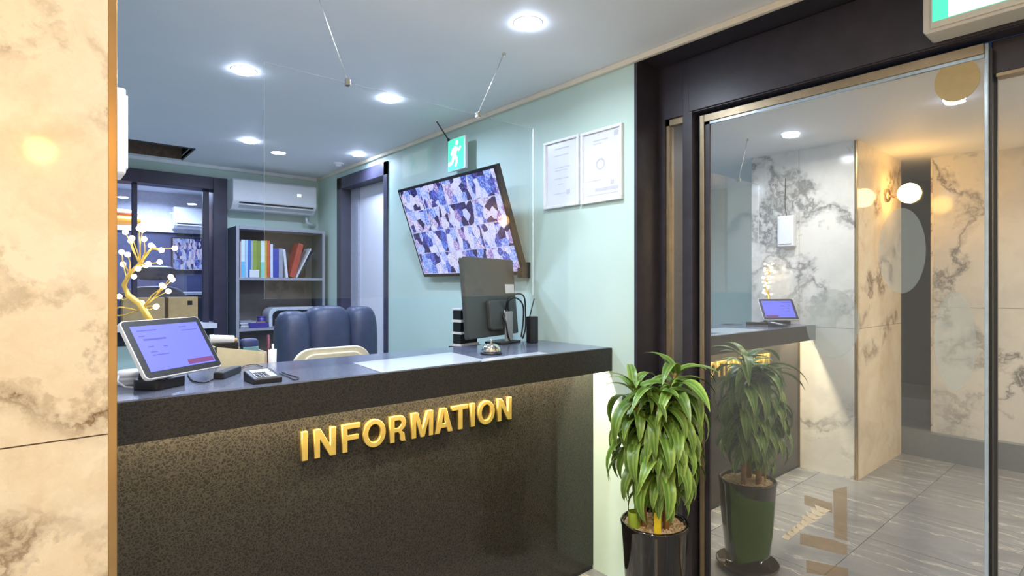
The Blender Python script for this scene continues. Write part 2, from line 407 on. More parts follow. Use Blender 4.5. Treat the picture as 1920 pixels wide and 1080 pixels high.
# ceiling with the recess left open
h = [onz(226, 265, CEIL), onz(358, 279, CEIL), onz(345, 298, CEIL)]
hx0, hx1, hy0, hy1 = .12, onz(352, 288, CEIL).x, h[1].y-.02, h[2].y+.02
hy0, hy1 = min(hy0, hy1), max(hy0, hy1)
c = MB()
cx0, cx1, cy0, cy1 = -2.2, 2.35, -1.9, 5.4
c.box(cx0, hx0, cy0, cy1, CEIL, CEIL+.03).box(hx1, cx1, cy0, cy1, CEIL, CEIL+.03).box(hx0, hx1, cy0, hy0, CEIL, CEIL+.03).box(hx0, hx1, hy1, cy1, CEIL, CEIL+.03)
ce = struct('ceiling', c, M['ceil'])
rc = MB().box(hx0, hx1, hy0, hy1, CEIL+.16, CEIL+.17).box(hx0-.01, hx0, hy0, hy1, CEIL+.03, CEIL+.17).box(hx1, hx1+.01, hy0, hy1, CEIL+.03, CEIL+.17).box(hx0, hx1, hy0-.01, hy0, CEIL+.03, CEIL+.17)
obj('recess_box', rc, M['void'], ce)
obj('recess_board', B(hx0, hx1, hy1-.012, hy1, CEIL-.004, CEIL+.16), M['woodslat'], ce)
obj('recess_rim', MB().box(hx0, hx1, hy0-.012, hy0, CEIL-.006, CEIL+.02).box(hx1, hx1+.012, hy0-.012, hy1+.012, CEIL-.006, CEIL+.02), M['frame'], ce)
# right wall: green, pieces around the doorway in it
dy0, dy1 = onx(728, 500, XW).y, onx(634, 500, XW).y        # doorway with its frame
DZ = 2.33
YD = 1.55                                                    # the entrance starts here
struct('wall_right', MB().box(XW, XW+.2, YD, dy0, 0, CEIL).box(XW, XW+.2, dy1, YB+.1, 0, CEIL).box(XW, XW+.2, dy0, dy1, DZ, CEIL).box(XW, XW+.2, -1.9, -1.05, 0, CEIL), M['green'])
# back wall around the office window
wx0, wx1, wz1, wz0 = -.05, onx(425, 480, 1).x, 2.235, 1.06
wx1 = ony(425, 480, YB).x
struct('wall_back', MB().box(wx1, XW, YB, YB+.12, 0, CEIL).box(-1.0, wx0, YB, YB+.12, 0, CEIL).box(wx0, wx1, YB, YB+.12, wz1+.02, CEIL).box(wx0, wx1, YB, YB+.12, 0, .9), M['green'])
struct('wall_left', B(-1.1, -1.0, 2.17, YB+.1, 0, CEIL), M['green'])
# trims at ceiling
struct('trim_1', B(XW-.022, XW, -1.0, YB, CEIL-.026, CEIL), M['cream_trim'], bevel=.004)
struct('trim_2', B(-1.0, XW-.022, YB-.022, YB, CEIL-.03, CEIL), M['ceil'], bevel=.004)
# marble pillar between lobby and staff side
PX, PY, PYB, PXL = .123, 1.407, 2.17, -.873
ZJ = 1.067
pl = struct('pillar', B(PXL+.02, PX-.02, PY+.02, PYB-.001, 0, CEIL), M['grout'])
for z0, z1 in ((0, ZJ-.0015), (ZJ+.0015, CEIL)):
    obj('marble_slab', B(PXL+.002, PX-.014, PY, PY+.019, z0, z1), M['marble_front'], pl, org=Vector((0, 0, 0)))
    obj('marble_slab', B(PXL, PXL+.019, PY+.02, PYB, z0, z1), M['marble'], pl)
for (y0, y1) in ((PY+.02, 1.80), (1.803, PYB)):
    for z0, z1 in ((0, ZJ-.0015), (ZJ+.0015, CEIL)):
        obj('marble_slab', B(PX-.019, PX, y0, y1, z0, z1), M['marble2'], pl, org=Vector((PX, 0, 0)))
obj('corner_trim', MB().box(PX-.0135, PX+.0015, PY-.0015, PY+.012, 0, CEIL), M['bronze'], pl, bevel=.001)
# lobby: plinth and stair on the far side, marble wing wall, rear wall
stp = struct('trim_3', B(-2.2, PXL-.001, -1.9, PY+.6, 0, .20), M['riser'])
obj('step', B(-2.2, -1.25, -1.9, PY+.75, .2, .40), M['riser'], stp)
ww = struct('wall_lobby', B(-1.15, -.965, -1.9, 1.215, .2, CEIL), M['grout'])
for k in range(3):
    y1 = 1.215-.9*k; y0 = y1-.897
    for z0, z1 in ((.2, 1.2), (1.203, CEIL)):
        obj('marble_slab', B(-.965, -.95, max(y0, -1.89), y1, z0, z1), M['marble2'], ww, org=Vector((0, 0, 0)))
obj('marble_slab', B(-1.15, -.965, 1.215, 1.23, .2, CEIL), M['marble'], ww)
struct('wall_stair', B(-2.25, -2.1, -1.9, 2.3, 0, CEIL), M['dark'])
struct('wall_stair_side', B(-2.2, PXL, PYB+.01, PYB+.1, 0, CEIL), M['dark'])
rw = struct('wall_front', B(-2.2, 2.3, -1.95, -1.82, 0, CEIL), M['grout'])
for k in range(5):
    for z0, z1 in ((0, 1.2), (1.203, CEIL)):
        obj('marble_slab', B(-2.2+.9*k, -2.2+.9*k+.897, -1.82, -1.805, z0, z1), M['marble'], rw, org=Vector((0, 0, 0)))
# outside beyond the entrance
struct('pavement', B(2.4, 9, -6, 6, -.12, -.02), M['asphalt'])
struct('wall_outside', B(6.5, 6.7, -6, 7, -.1, 5), M['facade'])

# ------------------------------------------------------------------ entrance: dark frame and glass leaves
XF = 2.21
en = struct('door_1', MB().box(XF, XF+.07, -1.0, YD-.0005, ZH, CEIL-.012), M['frame'])
obj('jamb', B(XW-.004, XF+.07, YD-.012, YD+.004, 0, CEIL-.004), M['frame'], en)
obj('jamb_stop', B(XF, XF+.07, YD-.045, YD-.012, 0, ZH), M['frame'], en)
obj('soffit', B(XW-.004, XF, -1.0, YD-.012, CEIL-.016, CEIL-.004), M['frame'], en)
obj('header_panel', B(XF-.008, XF, -1.0, onx(1293, 300, XF).y, ZH+.004, CEIL-.018), M['frame'], en, bevel=.002)
py0, py1 = onx(1299, 500, XF).y, onx(1281, 500, XF).y
obj('post', B(XF-.006, XG+.05, py0, py1, 0, CEIL-.02), M['frame'], en, bevel=.002)
# sidelight between jamb and post
sl = obj('side_light', B(XF+.03, XF+.036, py1, YD-.045, 0, ZH), M['doorglass'], en)
obj('bead', B(XF+.012, XF+.03, YD-.062, YD-.045, 0, ZH), M['alu'], en)
obj('bead', B(XF+.012, XF+.03, py1, YD-.045, ZH-.03, ZH), M['alu'], en)
# sliding leaf
ly1, ly0 = py0-.002, onx(1846, 500, XG).y
leaf = obj('glass_leaf', B(XG, XG+.010, ly0, ly1-.02, .02, ZH-.048), M['doorglass'], en)
obj('leaf_stile', B(XG-.014, XG+.024, ly1-.034, ly1-.012, .0, ZH-.012), M['alu'], en, bevel=.002)
obj('leaf_stile', B(XG-.006, XG+.014, ly1-.056, ly1-.034, .02, ZH-.04), M['frame'], en)
obj('leaf_rail', B(XG-.012, XG+.024, ly0, ly1-.012, ZH-.045, ZH-.012), M['alu'], en, bevel=.002)
obj('leaf_bead', B(XG-.006, XG+.012, ly0, ly1-.034, ZH-.056, ZH-.045), M['alu_edge'], en)
obj('leaf_edge', B(XG-.004, XG+.014, ly0-.010, ly0, .02, ZH-.012), M['alu_edge'], en, bevel=.002)
obj('edge_seal', B(XG+.004, XG+.018, ly0-.018, ly0-.010, .02, ZH-.03), M['black_plastic'], en)
# fixed leaf behind it
obj('fixed_glass', B(XG+.05, XG+.06, -.95, ly0+.05, .02, ZH-.10), M['doorglass'], en)
obj('fixed_rail', B(XG+.03, XG+.07, -.95, ly0-.012, ZH-.105, ZH), M['frame'], en, bevel=.003)
obj('fixed_bead', B(XG+.026, XG+.05, -.95, ly0-.024, ZH-.115, ZH-.105), M['alu'], en)
obj('post', B(XF-.006, XG+.09, -1.06, -.95, 0, CEIL-.02), M['frame'], en)
obj('threshold', B(XF, XG+.08, -1.0, YD-.01, -.004, .006), M['alu'], en)
# round sticker at the corner of the leaf
def disc_x(x, u, v, ru, rv, n=40):
    c0 = onx(u, v, x); a = onx(u+ru, v, x); b = onx(u, v-rv, x)
    ry = abs(a.y-c0.y); rz = abs(b.z-c0.z); mb = MB()
    mb.fr((x, c0.y, c0.z), (0, 1, 0), (0, 0, 1), (1, 0, 0))
    return mb.prism([(ry*math.cos(2*pi*i/n), rz*math.sin(2*pi*i/n)) for i in range(n)], -.0015, 0)
M['sticker'] = pm('tan_round_sticker', (176, 158, 112), .5, var=.05)
obj('round_sticker', disc_x(XG-.0005, 1794, 150, 44, 40), M['sticker'], en)
M['frost'] = film('pale_vinyl_film', (190, 205, 205), .12)
M['teal_film'] = film('teal_vinyl_film', (140, 172, 176), .24)
M['green_film'] = film('green_vinyl_film', (96, 122, 84), .25)
for (u, v, r1, r2) in ((1560, 606, 52, 64), (1690, 470, 46, 80), (1790, 640, 40, 92)):
    obj('vinyl_circle', disc_x(XG-.0008, u, v, r1, r2), M['frost'], en)

def poly_x(x, pts):
    c0 = onx(*pts[0], x); mb = MB().fr((x, 0, 0), (0, 1, 0), (0, 0, 1), (1, 0, 0))
    return mb.prism([(onx(u, v, x).y, onx(u, v, x).z) for u, v in pts], -.0008, 0)
M['tan_film'] = film('tan_vinyl_film', (170, 142, 96), .22)
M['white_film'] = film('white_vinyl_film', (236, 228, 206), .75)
obj('vinyl_shape', poly_x(XG-.0008, [(1368, 905), (1378, 920), (1400, 935), (1430, 941), (1452, 941), (1448, 1010), (1440, 1046), (1384, 1060), (1372, 1000)]), M['green_film'], en)
for q in ([(1508, 928), (1560, 944), (1560, 962), (1508, 946)], [(1562, 918), (1588, 912), (1588, 1015), (1564, 1008)], [(1500, 1000), (1562, 1012), (1588, 1022), (1588, 1042), (1500, 1020)], [(1512, 1050), (1590, 1066), (1590, 1086), (1512, 1074)]):
    obj('vinyl_strip', poly_x(XG-.0008, q), M['tan_film'], en)
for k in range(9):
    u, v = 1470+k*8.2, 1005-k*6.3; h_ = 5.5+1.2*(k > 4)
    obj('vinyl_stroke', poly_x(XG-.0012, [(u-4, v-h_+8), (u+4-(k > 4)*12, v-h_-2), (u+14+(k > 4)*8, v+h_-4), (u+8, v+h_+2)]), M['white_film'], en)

# ------------------------------------------------------------------ white doorway in the right wall
d2 = struct('door_2', MB().box(XW-.012, XW+.16, dy0, dy0+.055, 0, DZ).box(XW-.012, XW+.16, dy1-.09, dy1, 0, DZ).box(XW-.012, XW+.16, dy0, dy1, DZ-.10, DZ), M['frame_blue'])
ym = onx(675, 480, XW+.1).y
obj('door_leaf', B(XW+.10, XW+.14, dy0+.055, ym, 0, DZ-.1), M['white_door'], d2)
obj('door_panel', B(XW+.092, XW+.10, dy0+.13, ym-.08, .12, DZ-.2), M['white_door'], d2, bevel=.006)
obj('side_board', B(XW+.08, XW+.14, ym, dy1-.09, 0, DZ-.1), M['grey_curtain'], d2)
# ------------------------------------------------------------------ office window in the back wall
fw = .11
wn = struct('window_1', MB().box(wx1-fw, wx1, YB-.03, YB+.14, .9, wz1+.06).box(wx0, wx0+fw, YB-.03, YB+.14, .9, wz1+.06).box(wx0, wx1-fw, YB-.03, YB+.14, wz1-.045, wz1+.06), M['frame_blue'], bevel=.004)
obj('sill', B(wx0+fw, wx1-fw, YB-.16, YB+.14, wz0-.04, wz0), M['white_plastic'], wn)
obj('lower_panel', B(wx0+fw, wx1-fw, YB-.01, YB+.1, .9, wz0-.04), M['dark'], wn)
for u0, u1 in ((247, 257), (380, 391)):
    a, b2 = ony(u0, 450, YB+.06).x, ony(u1, 450, YB+.06).x
    obj('mullion', B(a, b2, YB+.04, YB+.09, wz0, wz1-.045), M['frame_blue'], wn, bevel=.003)
obj('window_glass', B(wx0+fw, wx1-fw, YB+.060, YB+.066, wz0, wz1-.045), M['officeglass'], wn)
# office room beyond
OY = 7.9
struct('floor_office', B(-1.6, 3.2, YB+.12, OY, -.05, 0), M['staff_floor'])
struct('ceiling_office', B(-1.6, 3.2, YB+.12, OY, 2.5, 2.55), M['ceil'])
struct('wall_office_back', MB().box(-1.6, 3.2, OY, OY+.1, 0, 2.02), M['office_dark'])
struct('wall_office_upper', MB().box(-1.6, 3.2, OY-.04, OY+.1, 2.02, 2.5), M['office_white'])
struct('wall_office_left', B(-1.7, -1.6, YB+.12, OY, 0, 2.5), M['office_dark'])
struct('wall_office_right', B(3.2, 3.3, YB+.12, OY, 0, 2.5), M['office_dark'])
light('office_lamp', 'AREA', (.9, 6.7, 2.45), P_OFFICE, COOL, .5)
light('office_front_lamp', 'AREA', (1.0, 7.3, 2.44), P_OFFICE*.35, COOL, .3)

# ------------------------------------------------------------------ downlights
def downlight(loc, label, color, power, group):
    t = thing('downlight', label, 'light', (loc[0], loc[1], CEIL), group)
    obj('rim', MB().lathe([(.053, -.0005), (.0535, -.002), (.057, -.0015), (.058, 0)], loc, 28), M['white_plastic'], t, smooth=True)
    obj('diffuser', MB().lathe([(0, -.016), (.026, -.015), (.042, -.011), (.050, -.005), (.053, -.0005), (0, 0)], loc, 28), M['down'], t)
    light('downlight_lamp', 'AREA', (loc[0], loc[1], CEIL-.018), power, color, .09)
G = 'recessed ceiling downlights'
for u, v, lab in ((990, 43, 'round recessed downlight nearest the entrance, above the counter end'),
                  (457, 132, 'round recessed downlight left of the acrylic screen top corner'),
                  (730, 185, 'round recessed downlight seen through the acrylic screen, between its wires'),
                  (468, 264, 'round recessed downlight in front of the air conditioner')):
    p = onz(u, v, CEIL); downlight((p.x, p.y, CEIL), lab, COOL2 if u > 900 else COOL, P_STAFF*(.7 if u > 900 else 1.1), G)
p = onz(672, 289, CEIL); downlight((p.x, p.y, CEIL), 'small looking far downlight near the white side door', COOL, P_STAFF*.6, G)
for x, y, lab in ((.647, 1.643, 'downlight over the counter near the marble pillar, seen only mirrored in the glass'),
                  (.676, .754, 'lobby downlight in front of the pillar, seen only mirrored in the glass door')):
    downlight((x, y, CEIL), lab, NEUT, P_LOBBY, G)
for x, y in ((-.6, -.6), (1.4, -.6)):                # further lobby downlights, behind the camera
    light('downlight_lamp', 'AREA', (x, y, CEIL-.012), P_LOBBY*1.3, NEUT, .1)
# small sensor between the far lights
p = onz(634, 306, CEIL)
t = thing('smoke_detector', 'small white round detector on the ceiling above the bookcase', 'detector', (p.x, p.y, CEIL))
obj('base', MB().lathe([(0, -.012), (.045, -.012), (.05, 0), (0, 0)], (p.x, p.y, CEIL), 24), M['white_plastic'], t, smooth=False)
obj('dome', MB().lathe([(0, -.03), (.02, -.028), (.032, -.012), (0, -.012)], (p.x, p.y, CEIL), 24), M['white_plastic'], t, smooth=True)

# ------------------------------------------------------------------ wall sconces (warm)
def sconce(x, y, z, ny, label):
    t = thing('wall_sconce', label, 'lamp', (x, y, z))
    yw = y-ny*.15
    mb = MB().fr((x, yw, z), (1, 0, 0), (0, 0, 1), (0, ny, 0)); mb.lathe([(0, .02), (.05, .018), (.055, .0), (0, 0)], (0, 0, 0), 24)
    obj('wall_plate', mb, M['bronze'], t, smooth=True)
    obj('arm', MB().tube([(x, yw+ny*.015, z), (x, yw+ny*.08, z-.03), (x, y, z-.075)], .008), M['bronze'], t, smooth=True)
    obj('globe', MB().ball((x, y, z), .075, 24), M['globe'], t, smooth=True)
sconce(-.49, 1.256, 2.07, -1, 'warm globe sconce on the marble pillar, seen mirrored in the glass door')
sconce(.01, -1.65, 2.2, 1, 'warm globe sconce of the lobby, seen only as a bright spot on the marble pillar')
light('pillar_warm_fill', 'AREA', (-.55, -.9, CEIL-.02), 20, WARM, .25)  # added unseen warm fill for the pillar face, no fixture here

# ------------------------------------------------------------------ reception counter
ZT, YF, YP, YK = 1.081, 1.683, 1.80, 2.19
X0 = PX+.001; X1 = XW-.001
ct = thing('reception_counter', 'black embossed reception counter with gold lettering between marble pillar and green wall', 'counter', ((X0+X1)/2, 1.9, 0))
obj('top', B(X0, X1, YF+.022, YK, ZT-.024, ZT), M['countertop'], ct)
obj('apron', B(X0, X1, YF, YF+.022, ZT-.108, ZT), M['apron'], ct, bevel=.0015)
obj('front_panel', B(X0, X1, YP, YP+.02, 0.02, ZT-.024), M['panel'], ct)
obj('back_panel', B(X0, X1, YK-.06, YK-.04, 0, ZT-.024), M['dark'], ct)
obj('kick_strip', B(X0, X1, YP+.004, YP+.03, 0, .02), M['black_plastic'], ct)
obj('led_strip', B(X0+.01, X1-.01, YF+.030, YF+.040, ZT-.034, ZT-.025), M['led'], ct)
light('counter_led', 'AREA', ((X0+X1)/2, YF+.052, ZT-.030), P_LED, LEDC, X1-X0-.04, (0, 0, 0), shape='RECTANGLE', size_y=.012, spread=math.radians(170))
obj('bronze_edge', B(X0, X0+.008, YP-.008, YP, 0, ZT-.11), M['bronze'], ct)

# gold letters on the front panel
def ell(cx, cy, rx, ry, n=36, a0=0, a1=2*pi): return [(cx+rx*math.cos(a0+(a1-a0)*i/n), cy+ry*math.sin(a0+(a1-a0)*i/n)) for i in range(n)]
def letter(ch, w, h):
    s = min(.2*h, w)*1.0
    if ch == 'I': return [[(0, 0), (w, 0), (w, h), (0, h)]]
    if ch == 'N':
        s = .25*w; a = s*1.12
        return [[(0, 0), (0, h), (a, h), (w-s, h*s/(w-a)), (w-s, h), (w, h), (w, 0), (w-a, 0), (s, h*(1-s/(w-a))), (s, 0)]]
    if ch == 'F':
        s = .27*w; q = .17*h
        return [[(0, 0), (0, h), (w, h), (w, h-q), (s, h-q), (s, h*.59), (w*.9, h*.59), (w*.9, h*.59-q), (s, h*.59-q), (s, 0)]]
    if ch == 'O':
        return [ell(w/2, h/2, w/2, h*.52), ell(w/2, h/2, w*.29, h*.35)[::-1]]
    if ch == 'T':
        q = .17*h; s = .27*w
        return [[(w/2-s/2, 0), (w/2-s/2, h-q), (0, h-q), (0, h), (w, h), (w, h-q), (w/2+s/2, h-q), (w/2+s/2, 0)]]
    if ch == 'A':
        s = .24*w; k = (w/2-.6*s)/h
        xl = lambda z: s*1.1+k*z
        return [[(0, 0), (w/2-.62*s, h), (w/2+.62*s, h), (w, 0), (w-s*1.1, 0), (w-xl(.2*h), .2*h), (xl(.2*h), .2*h), (s*1.1, 0)],
                [(xl(.37*h), .37*h), (w/2, .84*h), (w-xl(.37*h), .37*h)][::-1]]
    if ch == 'M':
        s = .2*w
        return [[(0, 0), (0, h), (s*1.4, h), (w/2, h*.30), (w-s*1.4, h), (w, h), (w, 0), (w-s, 0), (w-s, h*.72), (w/2+.45*s, 0), (w/2-.45*s, 0), (s, h*.72), (s, 0)]]
    if ch == 'R':
        s = .27*w; q = .16*h; r = h*.29
        out = [(0, 0), (0, h), (w*.62, h)]+[(w*.62+w*.36*math.sin(a), h-r+r*math.cos(a)) for a in [pi*i/10 for i in range(1, 10)]]
        out += [(w*.72, h*.40), (w*.88, h*.30), (w*.92, .05*h), (w, 0), (w*.7, 0), (w*.64, .08*h), (w*.62, h*.28), (w*.5, h*.38), (s, h*.38), (s, 0)]
        return [out, ([(s, h*.53), (s, h-q), (w*.56, h-q)]+[(w*.56+w*.15*math.sin(a), h-r+(r-q)*math.cos(a)) for a in [pi*i/8 for i in range(1, 8)]]+[(w*.56, h*.53)])[::-1]]
dg = None
sign = thing('information_lettering', 'gold raised letters reading INFORMATION on the counter front', 'sign', (1.09, YP, .81))
LZ0, LZ1 = .812, .904
spans = [('I', 80, 112), ('N', 150, 270), ('F', 307, 408), ('O', 425, 550), ('R', 575, 666), ('M', 697, 817), ('A', 826, 927), ('T', 925, 1015), ('I', 1030, 1052), ('O', 1070, 1163), ('N', 1181, 1258)]
for ch, a, b2 in spans:
    YL = YP-.016
    xa = ony(540+a/3, 800, YL).x; xb = ony(540+b2/3, 800, YL).x; w = xb-xa; hh = LZ1-LZ0
    cu = bpy.data.curves.new('letter', 'CURVE'); cu.dimensions = '2D'; cu.fill_mode = 'BOTH'; cu.extrude = .0065; cu.bevel_depth = .0014; cu.bevel_resolution = 1; cu.offset = -.0010
    for loop in letter(ch, w, hh):
        sp = cu.splines.new('POLY'); sp.points.add(len(loop)-1)
        for i, (x, y) in enumerate(loop): sp.points[i].co = (x, y, 0, 1)
        sp.use_cyclic_u = True
    tmp = bpy.data.objects.new('letter_curve', cu); COL.objects.link(tmp)
    dg = bpy.context.evaluated_depsgraph_get(); dg.update()
    me = bpy.data.meshes.new_from_object(tmp.evaluated_get(dg)); bpy.data.objects.remove(tmp)
    me.transform(Matrix(((1, 0, 0, 0), (0, 0, -1, 0), (0, 1, 0, 0), (0, 0, 0, 1))))
    me.materials.clear(); me.materials.append(M['gold'])
    o = bpy.data.objects.new('letter', me); COL.objects.link(o); o.parent = sign
    o.location = Vector((xa, YP-.0085, LZ0))-WL[sign.name]

# ------------------------------------------------------------------ hanging acrylic screen
YA = 1.9
ax0, ax1 = ony(496, 300, YA).x, ony(1000, 300, YA).x; az0, az1 = 1.328, 2.10
ac = thing('hanging_acrylic_screen', 'clear acrylic screen hung by two wires above the counter', 'screen', ((ax0+ax1)/2, YA, az0))
mb = MB().box(ax0, ax1, YA, YA+.005, az0, az1); mb.mi = [1, 1, 0, 1, 0, 1]
obj('acrylic_sheet', mb, [M['acrylic'], M['acrylic_edge']], ac)
for ux, uw, vt in ((652, 597, 0), (897, 940, 74)):
    x = ony(ux, 200, YA).x; xt = ony(uw, vt, YA).x
    obj('clip', MB().box(x-.008, x+.008, YA-.008, YA+.012, az1-.012, az1+.012), M['chrome'], ac, bevel=.002)
    obj('wire', MB().tube([(x, YA+.002, az1+.008), (xt+(xt-x)*.12, YA, CEIL)], .0022, 6), M['steel'], ac, smooth=True)
    obj('ceiling_anchor', MB().lathe([(0, -.012), (.008, -.012), (.01, 0), (0, 0)], (xt+(xt-x)*.12, YA, CEIL), 12), M['chrome'], ac)

# ------------------------------------------------------------------ tablet terminal
def frame_from(o, ex, n):
    ex = Vector(ex).normalized(); n = Vector(n).normalized(); ey = n.cross(ex).normalized(); return o, ex, ey, n
BL, BR = Vector((.220, 1.757, 1.12)), Vector((.4416, 1.918, 1.12))
ex = (BR-BL).normalized(); back = Vector((-ex.y, ex.x, 0))
up = (back*.094+Vector((0, 0, .155))).normalized(); nn = ex.cross(up).normalized()
TWt, THt = (BR-BL).length, .181
tb = thing('tablet_terminal', 'tilted white-edged tablet terminal with lilac screen on black foot, by the pillar', 'tablet', (.31, 1.86, ZT))
def tmb(): return MB().fr(BL, ex, up, nn)
obj('shell', tmb().prism(rrect(TWt, THt, .014), -.012, 0), M['white_plastic'], tb, bevel=.002)
obj('bezel', tmb().prism(rrect(TWt-.006, THt-.006, .012, 5, .003, .003), 0, .001), M['black_plastic'], tb)
sc_ = obj('display', tmb().box(.022, TWt-.02, .02, THt-.02, .001, .0016), M['screen_purple'], tb)
sw, sh = TWt-.042, THt-.04
for (a, b2, c2, d) in ((.06, .34, .88, .905), (.06, .14, .76, .785), (.10, .42, .67, .71), (.12, .2, .52, .54), (.33, .40, .50, .52), (.12, .22, .40, .42), (.13, .36, .33, .35), (.68, .8, .9, .92), (.7, .95, .82, .835)):
    obj('text_line', tmb().box(.022+a*sw, .022+b2*sw, .02+c2*sh, .02+d*sh, .0016, .0019), M['screen_line'], sc_)
obj('red_bar', tmb().box(.022+.57*sw, .022+.985*sw, .02+.03*sh, .02+.14*sh, .0016, .0019), M['screen_red'], sc_)
bc = BL+ex*(TWt*.36)+back*.07
mb = MB().fr(Vector((bc.x, bc.y, ZT)), ex, back, (0, 0, 1))
obj('foot', mb.prism(rrect(.11, .09, .02, 5, -.05, -.05), 0, .028), M['black_plastic'], tb, bevel=.003)
mb = MB().fr(Vector((bc.x, bc.y, ZT)), ex, back, (0, 0, 1))
obj('neck', mb.add([(-.035, -.02, .02), (.035, -.02, .02), (.035, .03, .02), (-.035, .03, .02), (-.035, -.012, .11), (.035, -.012, .11), (.035, .008, .11), (-.035, .008, .11)], [(0, 3, 2, 1), (4, 5, 6, 7), (0, 1, 5, 4), (1, 2, 6, 5), (2, 3, 7, 6), (3, 0, 4, 7)]), M['black_plastic'], tb)
# white round hub with its cord by the pillar
p = onz(238, 716, ZT)
p = Vector((.207, 1.985, ZT))
hb = thing('white_hub', 'white round ribbed hub with white cord behind the tablet', 'hub', p)
obj('body', MB().lathe([(0, 0), (.034, 0), (.037, .006), (.034, .011), (.037, .014), (.037, .021), (.034, .024), (.037, .027), (.034, .036), (.028, .042), (0, .043)], p, 32), M['white_plastic'], hb, smooth=True)
cp = [(p.x-.03, p.y-.02, ZT+.03), (p.x-.036, p.y-.055, ZT+.018), (p.x-.02, p.y-.085, ZT+.005), (p.x+.0, p.y-.10, ZT+.003), (p.x+.02, p.y-.105, ZT+.003)]
obj('cord', MB().tube(cp, .0026, 6), M['white_plastic'], hb, smooth=True)

# ------------------------------------------------------------------ light-up wire tree
DT = 1.664
tr = thing('light_tree', 'golden wire bonsai lamp tree with warm ball lights, behind the tablet', 'lamp', (.24, 1.98, ZT))
ex_t = Vector((CO, -SI, 0)); fwd = Vector((SI, CO, 0))
def tp(u, v, off=0): return ond(u, v, DT)+fwd*off+ex_t*0
trunk = [tp(292, 640, .03), tp(282, 602), tp(262, 570), tp(240, 553), tp(232, 535), tp(243, 513), tp(262, 495, .0), tp(274, 478, .0), tp(284, 466, .0)]
obj('trunk', MB().tube(trunk, .0115, 10, .003), M['gold_wire'], tr, smooth=True)
bp_ = tp(292, 640, .03)
obj('base', MB().lathe([(0, 0), (.038, 0), (.04, .008), (.035, .016), (0, .018)], (bp_.x, bp_.y, ZT), 28), M['black_plastic'], tr, smooth=True)
obj('stem', MB().tube([(bp_.x, bp_.y, ZT+.015), bp_], .012, 10), M['gold_wire'], tr, smooth=True)
root_pts = {0: tp(284, 466), 1: tp(262, 495), 2: tp(243, 513), 3: tp(232, 535), 4: tp(245, 557), 5: tp(268, 577)}
balls = [(241, 436, 1), (240, 451, 1), (260, 448, 1), (276, 449, 1), (275, 462, 1), (291, 461, 0), (325, 465, 0), (313, 470, 0), (232, 473, 2), (238, 477, 2), (222, 495, 3), (240, 518, 2),
         (260, 497, 1), (284, 495, 1), (294, 491, 1), (260, 504, 1), (316, 519, 5), (310, 524, 5), (300, 537, 5), (289, 535, 5), (308, 546, 5), (219, 556, 4), (253, 568, 4), (283, 575, 5), (296, 575, 5), (272, 430, 1), (259, 430, 1)]
rnd = random.Random(3)
for i, (u, v, k) in enumerate(balls):
    q = tp(u, v, rnd.uniform(-.03, .04)); s0 = root_pts[k]
    mid = (s0+q)/2+Vector((rnd.uniform(-.008, .008), 0, rnd.uniform(-.012, .006)))
    br = obj('branch', MB().tube([s0, s0*.6+mid*.4, mid, q*.6+mid*.4, q], .0026, 5, .0012), M['gold_wire'], tr, smooth=True)
    obj('bulb', MB().ball(q, .0078, 10), M['bulb'], br, smooth=True)
obj('branch', MB().tube([tp(258, 583), tp(240, 578), tp(224, 576), tp(214, 580)], .0026, 6), M['gold_wire'], tr, smooth=True)
obj('branch', MB().tube([tp(250, 585), tp(236, 590), tp(222, 592), tp(214, 588)], .0022, 6), M['gold_wire'], tr, smooth=True)

# ------------------------------------------------------------------ card reader and cables
p0, p1, p2, p3 = onz(476, 722, ZT), onz(530, 716, ZT), onz(505, 692, ZT+.02), onz(449, 697, ZT+.02)
e1 = (p1-p0); L1 = e1.length; e1.normalize(); e2 = Vector((-e1.y, e1.x, 0)); L2 = .105
cr = thing('card_reader', 'black wedge card reader with pale keypad at the counter edge', 'card reader', p0+e1*L1/2+e2*L2/2)
mb = MB().fr(p0, e1, e2, (0, 0, 1))
obj('body', mb.add([(0, 0, 0), (L1, 0, 0), (L1, L2, 0), (0, L2, 0), (0, 0, .016), (L1, 0, .016), (L1, L2, .03), (0, L2, .03)], [(0, 3, 2, 1), (4, 5, 6, 7), (0, 1, 5, 4), (1, 2, 6, 5), (2, 3, 7, 6), (3, 0, 4, 7)]), M['black_plastic'], cr, bevel=.003)
sl_ = Vector((0, L2, .014)).normalized()
ey_ = e2*sl_.y+Vector((0, 0, sl_.z)); nz = e1.cross(ey_)
o_ = p0+Vector((0, 0, .0162))
obj('keypad', MB().fr(o_, e1, ey_, nz).box(.012, L1-.012, .01, L2*.60, 0, .0015), M['grey_plastic'], cr)
obj('display', MB().fr(o_, e1, ey_, nz).box(.014, L1-.014, L2*.68, L2*.92, 0, .0015), M['white_plastic'], cr)
for r in range(3):
    for k in range(4):
        x = .016+k*(L1-.036)/4; y = .014+r*.018
        obj('key', MB().fr(o_, e1, ey_, nz).box(x, x+(L1-.05)/4, y, y+.012, .0015, .0035), M['black_plastic'] if k < 3 else M['white_plastic'], cr)
def cable(name, label, pts, r=.0022, mat='black_plastic', cat='cable'):
    # smooth through the points
    P_ = [Vector(q) for q in pts]; out = []
    for i in range(len(P_)-1):
        a, b2, c2, d = P_[max(i-1, 0)], P_[i], P_[i+1], P_[min(i+2, len(P_)-1)]
        for k in range(6):
            t = k/6; out.append(.5*((2*b2)+(-a+c2)*t+(2*a-5*b2+4*c2-d)*t*t+(-a+3*b2-3*c2+d)*t**3))
    out.append(P_[-1])
    return tag(obj(name, MB().tube(out, r, 6), M[mat], smooth=True), label, cat)
zc = ZT+.003
